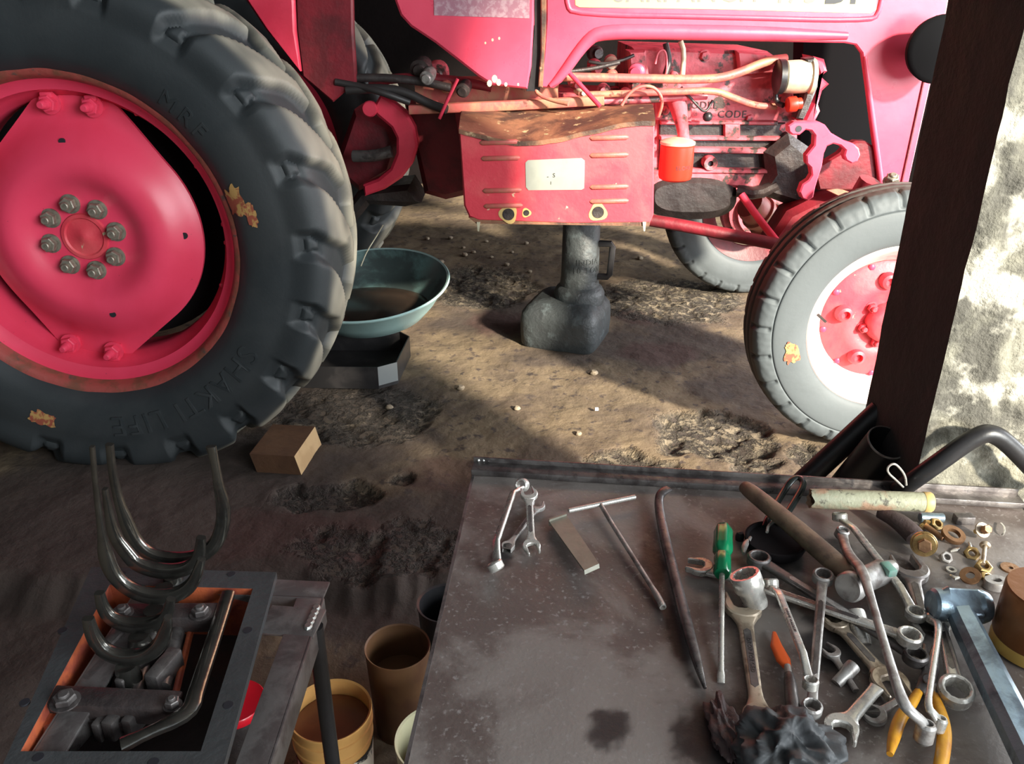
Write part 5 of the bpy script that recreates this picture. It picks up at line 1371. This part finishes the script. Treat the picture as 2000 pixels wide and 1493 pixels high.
def post(a, b, zz):
    c = Gz(a, b, -.004)
    obj('fork_boss', MB().lathe([(.014, -.06), (.015, -.01), (.012, zz)], c, (0, 0, 1), 18, caps=True), M['forkm'], G_)
post(340, 1138, .012); post(322, 1163, .012); post(302, 1203, .010); post(272, 1250, .006); post(248, 1308, .006)

# ------------------------------------------------------------------ pails on the lower floor
def pail(name, label, px, py, zr, rpx, zb, m, fill, fm, fz, taper=.86, rings_=True):
    c = Pz(px, py, zr); r = rpx * (Pz(px + 1, py, zr) - c).length
    t = thing(name, label, 'pail', (c.x, c.y, zb))
    H = zr - zb
    pr = [(0, .002), (r * taper * .97, 0), (r * taper, .004)]
    if rings_: pr += [(r * .965, H * .70), (r * 1.0, H * .705), (r * 1.0, H * .73), (r * .97, H * .735), (r * .975, H * .84), (r * 1.02, H * .85), (r * 1.02, H * .88), (r * .985, H * .885)]
    pr += [(r, H - .006), (r * 1.02, H - .003), (r * 1.01, H), (r * .96, H - .002), (r * .93, H * .6), (r * .84, .006), (0, .006)]
    obj('bucket', MB().lathe(pr, (c.x, c.y, zb), (0, 0, 1), 64), M[m], t, ang=40)
    obj('contents', MB().lathe([(r * .955, 0), (r * .5, .001), (0, .001)], (c.x, c.y, fz), (0, 0, 1), 48, fn=lambda a, rr, h: 1 - (.03 if rr > r * .8 else 0)), M[fm], t, label=fill)
    return t, c, r
t, c, r = pail('paint_pail', 'yellow ochre pail of brown paint with torn black label, beside the stand leg', 645, 1386, .13, 79, -.055, 'yellowpail', 'brown paint', 'paint', .100)
obj('torn_label', MB().lathe([(r * .905, 0), (r * .972, .098)], (c.x, c.y, -.035), (0, 0, 1), 64), M['label'], t, label='torn black and white label')
pail('brown_pail', 'dark brown pail behind the yellow one, partly under the work table', 776, 1262, .14, 63, -.055, 'brownpail', 'dark brown liquid', 'brownpail', .07, rings_=False)
pail('ivory_pail', 'ivory pail half hidden under the work table edge, in front of the brown pail', 858, 1442, .14, 86, -.055, 'ivory', 'olive liquid', 'sludge', .03, rings_=False)
c = Pz(862, 1182, .10)
tag(obj('black_bucket', MB().lathe([(0, 0), (.050, 0), (.056, .12), (.058, .122), (.058, .126), (.053, .124), (.048, .01), (0, .008)], (c.x + .01, c.y, -.02), (0, 0, 1), 40), M['black'], None), 'black bucket rim just showing behind the table edge', 'bucket')
# red spool below the cover
c = Pz(458, 1370, .15)
t = thing('spool', 'bright red spool with dark core standing under the gearbox cover beside the stand rail', 'spool', (c.x, c.y, -.055))
obj('flange', MB().lathe([(.0, .190), (.046, .190), (.048, .193), (.048, .203), (.046, .206), (.040, .204), (.0, .202)], (c.x, c.y, -.055), (0, 0, 1), 48), M['redplastic'], t)
obj('flange', MB().lathe([(.0, .0), (.056, .0), (.058, .004), (.058, .018), (.0, .018)], (c.x, c.y, -.055), (0, 0, 1), 48), M['redplastic'], t)
obj('core', MB().lathe([(.030, .018), (.034, .03), (.034, .175), (.030, .190)], (c.x, c.y, -.055), (0, 0, 1), 32, caps=True), M['grease'], t)

# ------------------------------------------------------------------ tubes leaning between table and pillar
k = (Py(1601, 880, 1.15) - Py(1600, 880, 1.15)).length
a, b = Py(1722, 800, 1.205), Py(1566, 944, 1.20)
d = (b - a).normalized()
e = b + d * ((b.z - .012) / -d.z)
tag(obj('steel_pipe', MB().cyl(a, e, 23 * k, n=28, bev=.002), M['black'], None), 'long black steel pipe leaning from the floor against the stone pillar', 'pipe')
t = thing('pipe_socket', 'short wide black pipe with open bright-lipped mouth beside the leaning pipe', 'pipe', (Py(1700, 900, 1.13).x, 1.13, 0))
a, b = Py(1733, 864, 1.115), Py(1630, 985, 1.20)
d = (b - a).normalized(); e = b + d * ((b.z - .02) / -d.z); L = (e - a).length
obj('barrel', MB().lathe([(34 * k, .0), (37 * k, .0), (38 * k, .004), (38 * k, L), (34 * k, L)], a, e - a, 40, close=True), M['black'], t)
obj('bright_lip', MB().lathe([(35 * k, .0015), (35.5 * k, -.0008), (37.5 * k, -.0008), (38 * k, .0015)], a, e - a, 40), M['steel'], t)
t = thing('crank_handle', 'bent black tubular handle rising over the far table edge in front of the pillar', 'handle', (Py(1850, 900, 1.02).x, 1.01, 0))
k2 = (Py(1801, 900, 1.01) - Py(1800, 900, 1.01)).length
pts = [Py(1700, 996, 1.06), Py(1765, 952, 1.01), Py(1830, 906, 1.0), Py(1885, 866, 1.0), Py(1905, 855, 1.0), Py(1925, 846, 1.0), Py(1945, 850, 1.0), Py(1965, 864, 1.0), Py(2000, 898, 1.0), Py(2060, 965, 1.0)]
pts[0] = Py(1715, 985, 1.09); lo_ = pts[0] + V((-.05, .05, -.20))
obj('tube', MB().sweep([lo_] + pts, [18 * k2] * 11, 18, (0, 1, 0), smooth=2), M['black'], t)
obj('wire_clip', MB().sweep([Py(1764, 952, .985), Py(1750, 938, .985), Py(1734, 924, .985), Py(1733, 914, .985), Py(1742, 906, .985), Py(1752, 908, .985), Py(1768, 928, .985), Py(1770, 948, .985)], [2.2 * k2] * 8, 8, (0, 1, 0), smooth=2), M['chrome'], t)
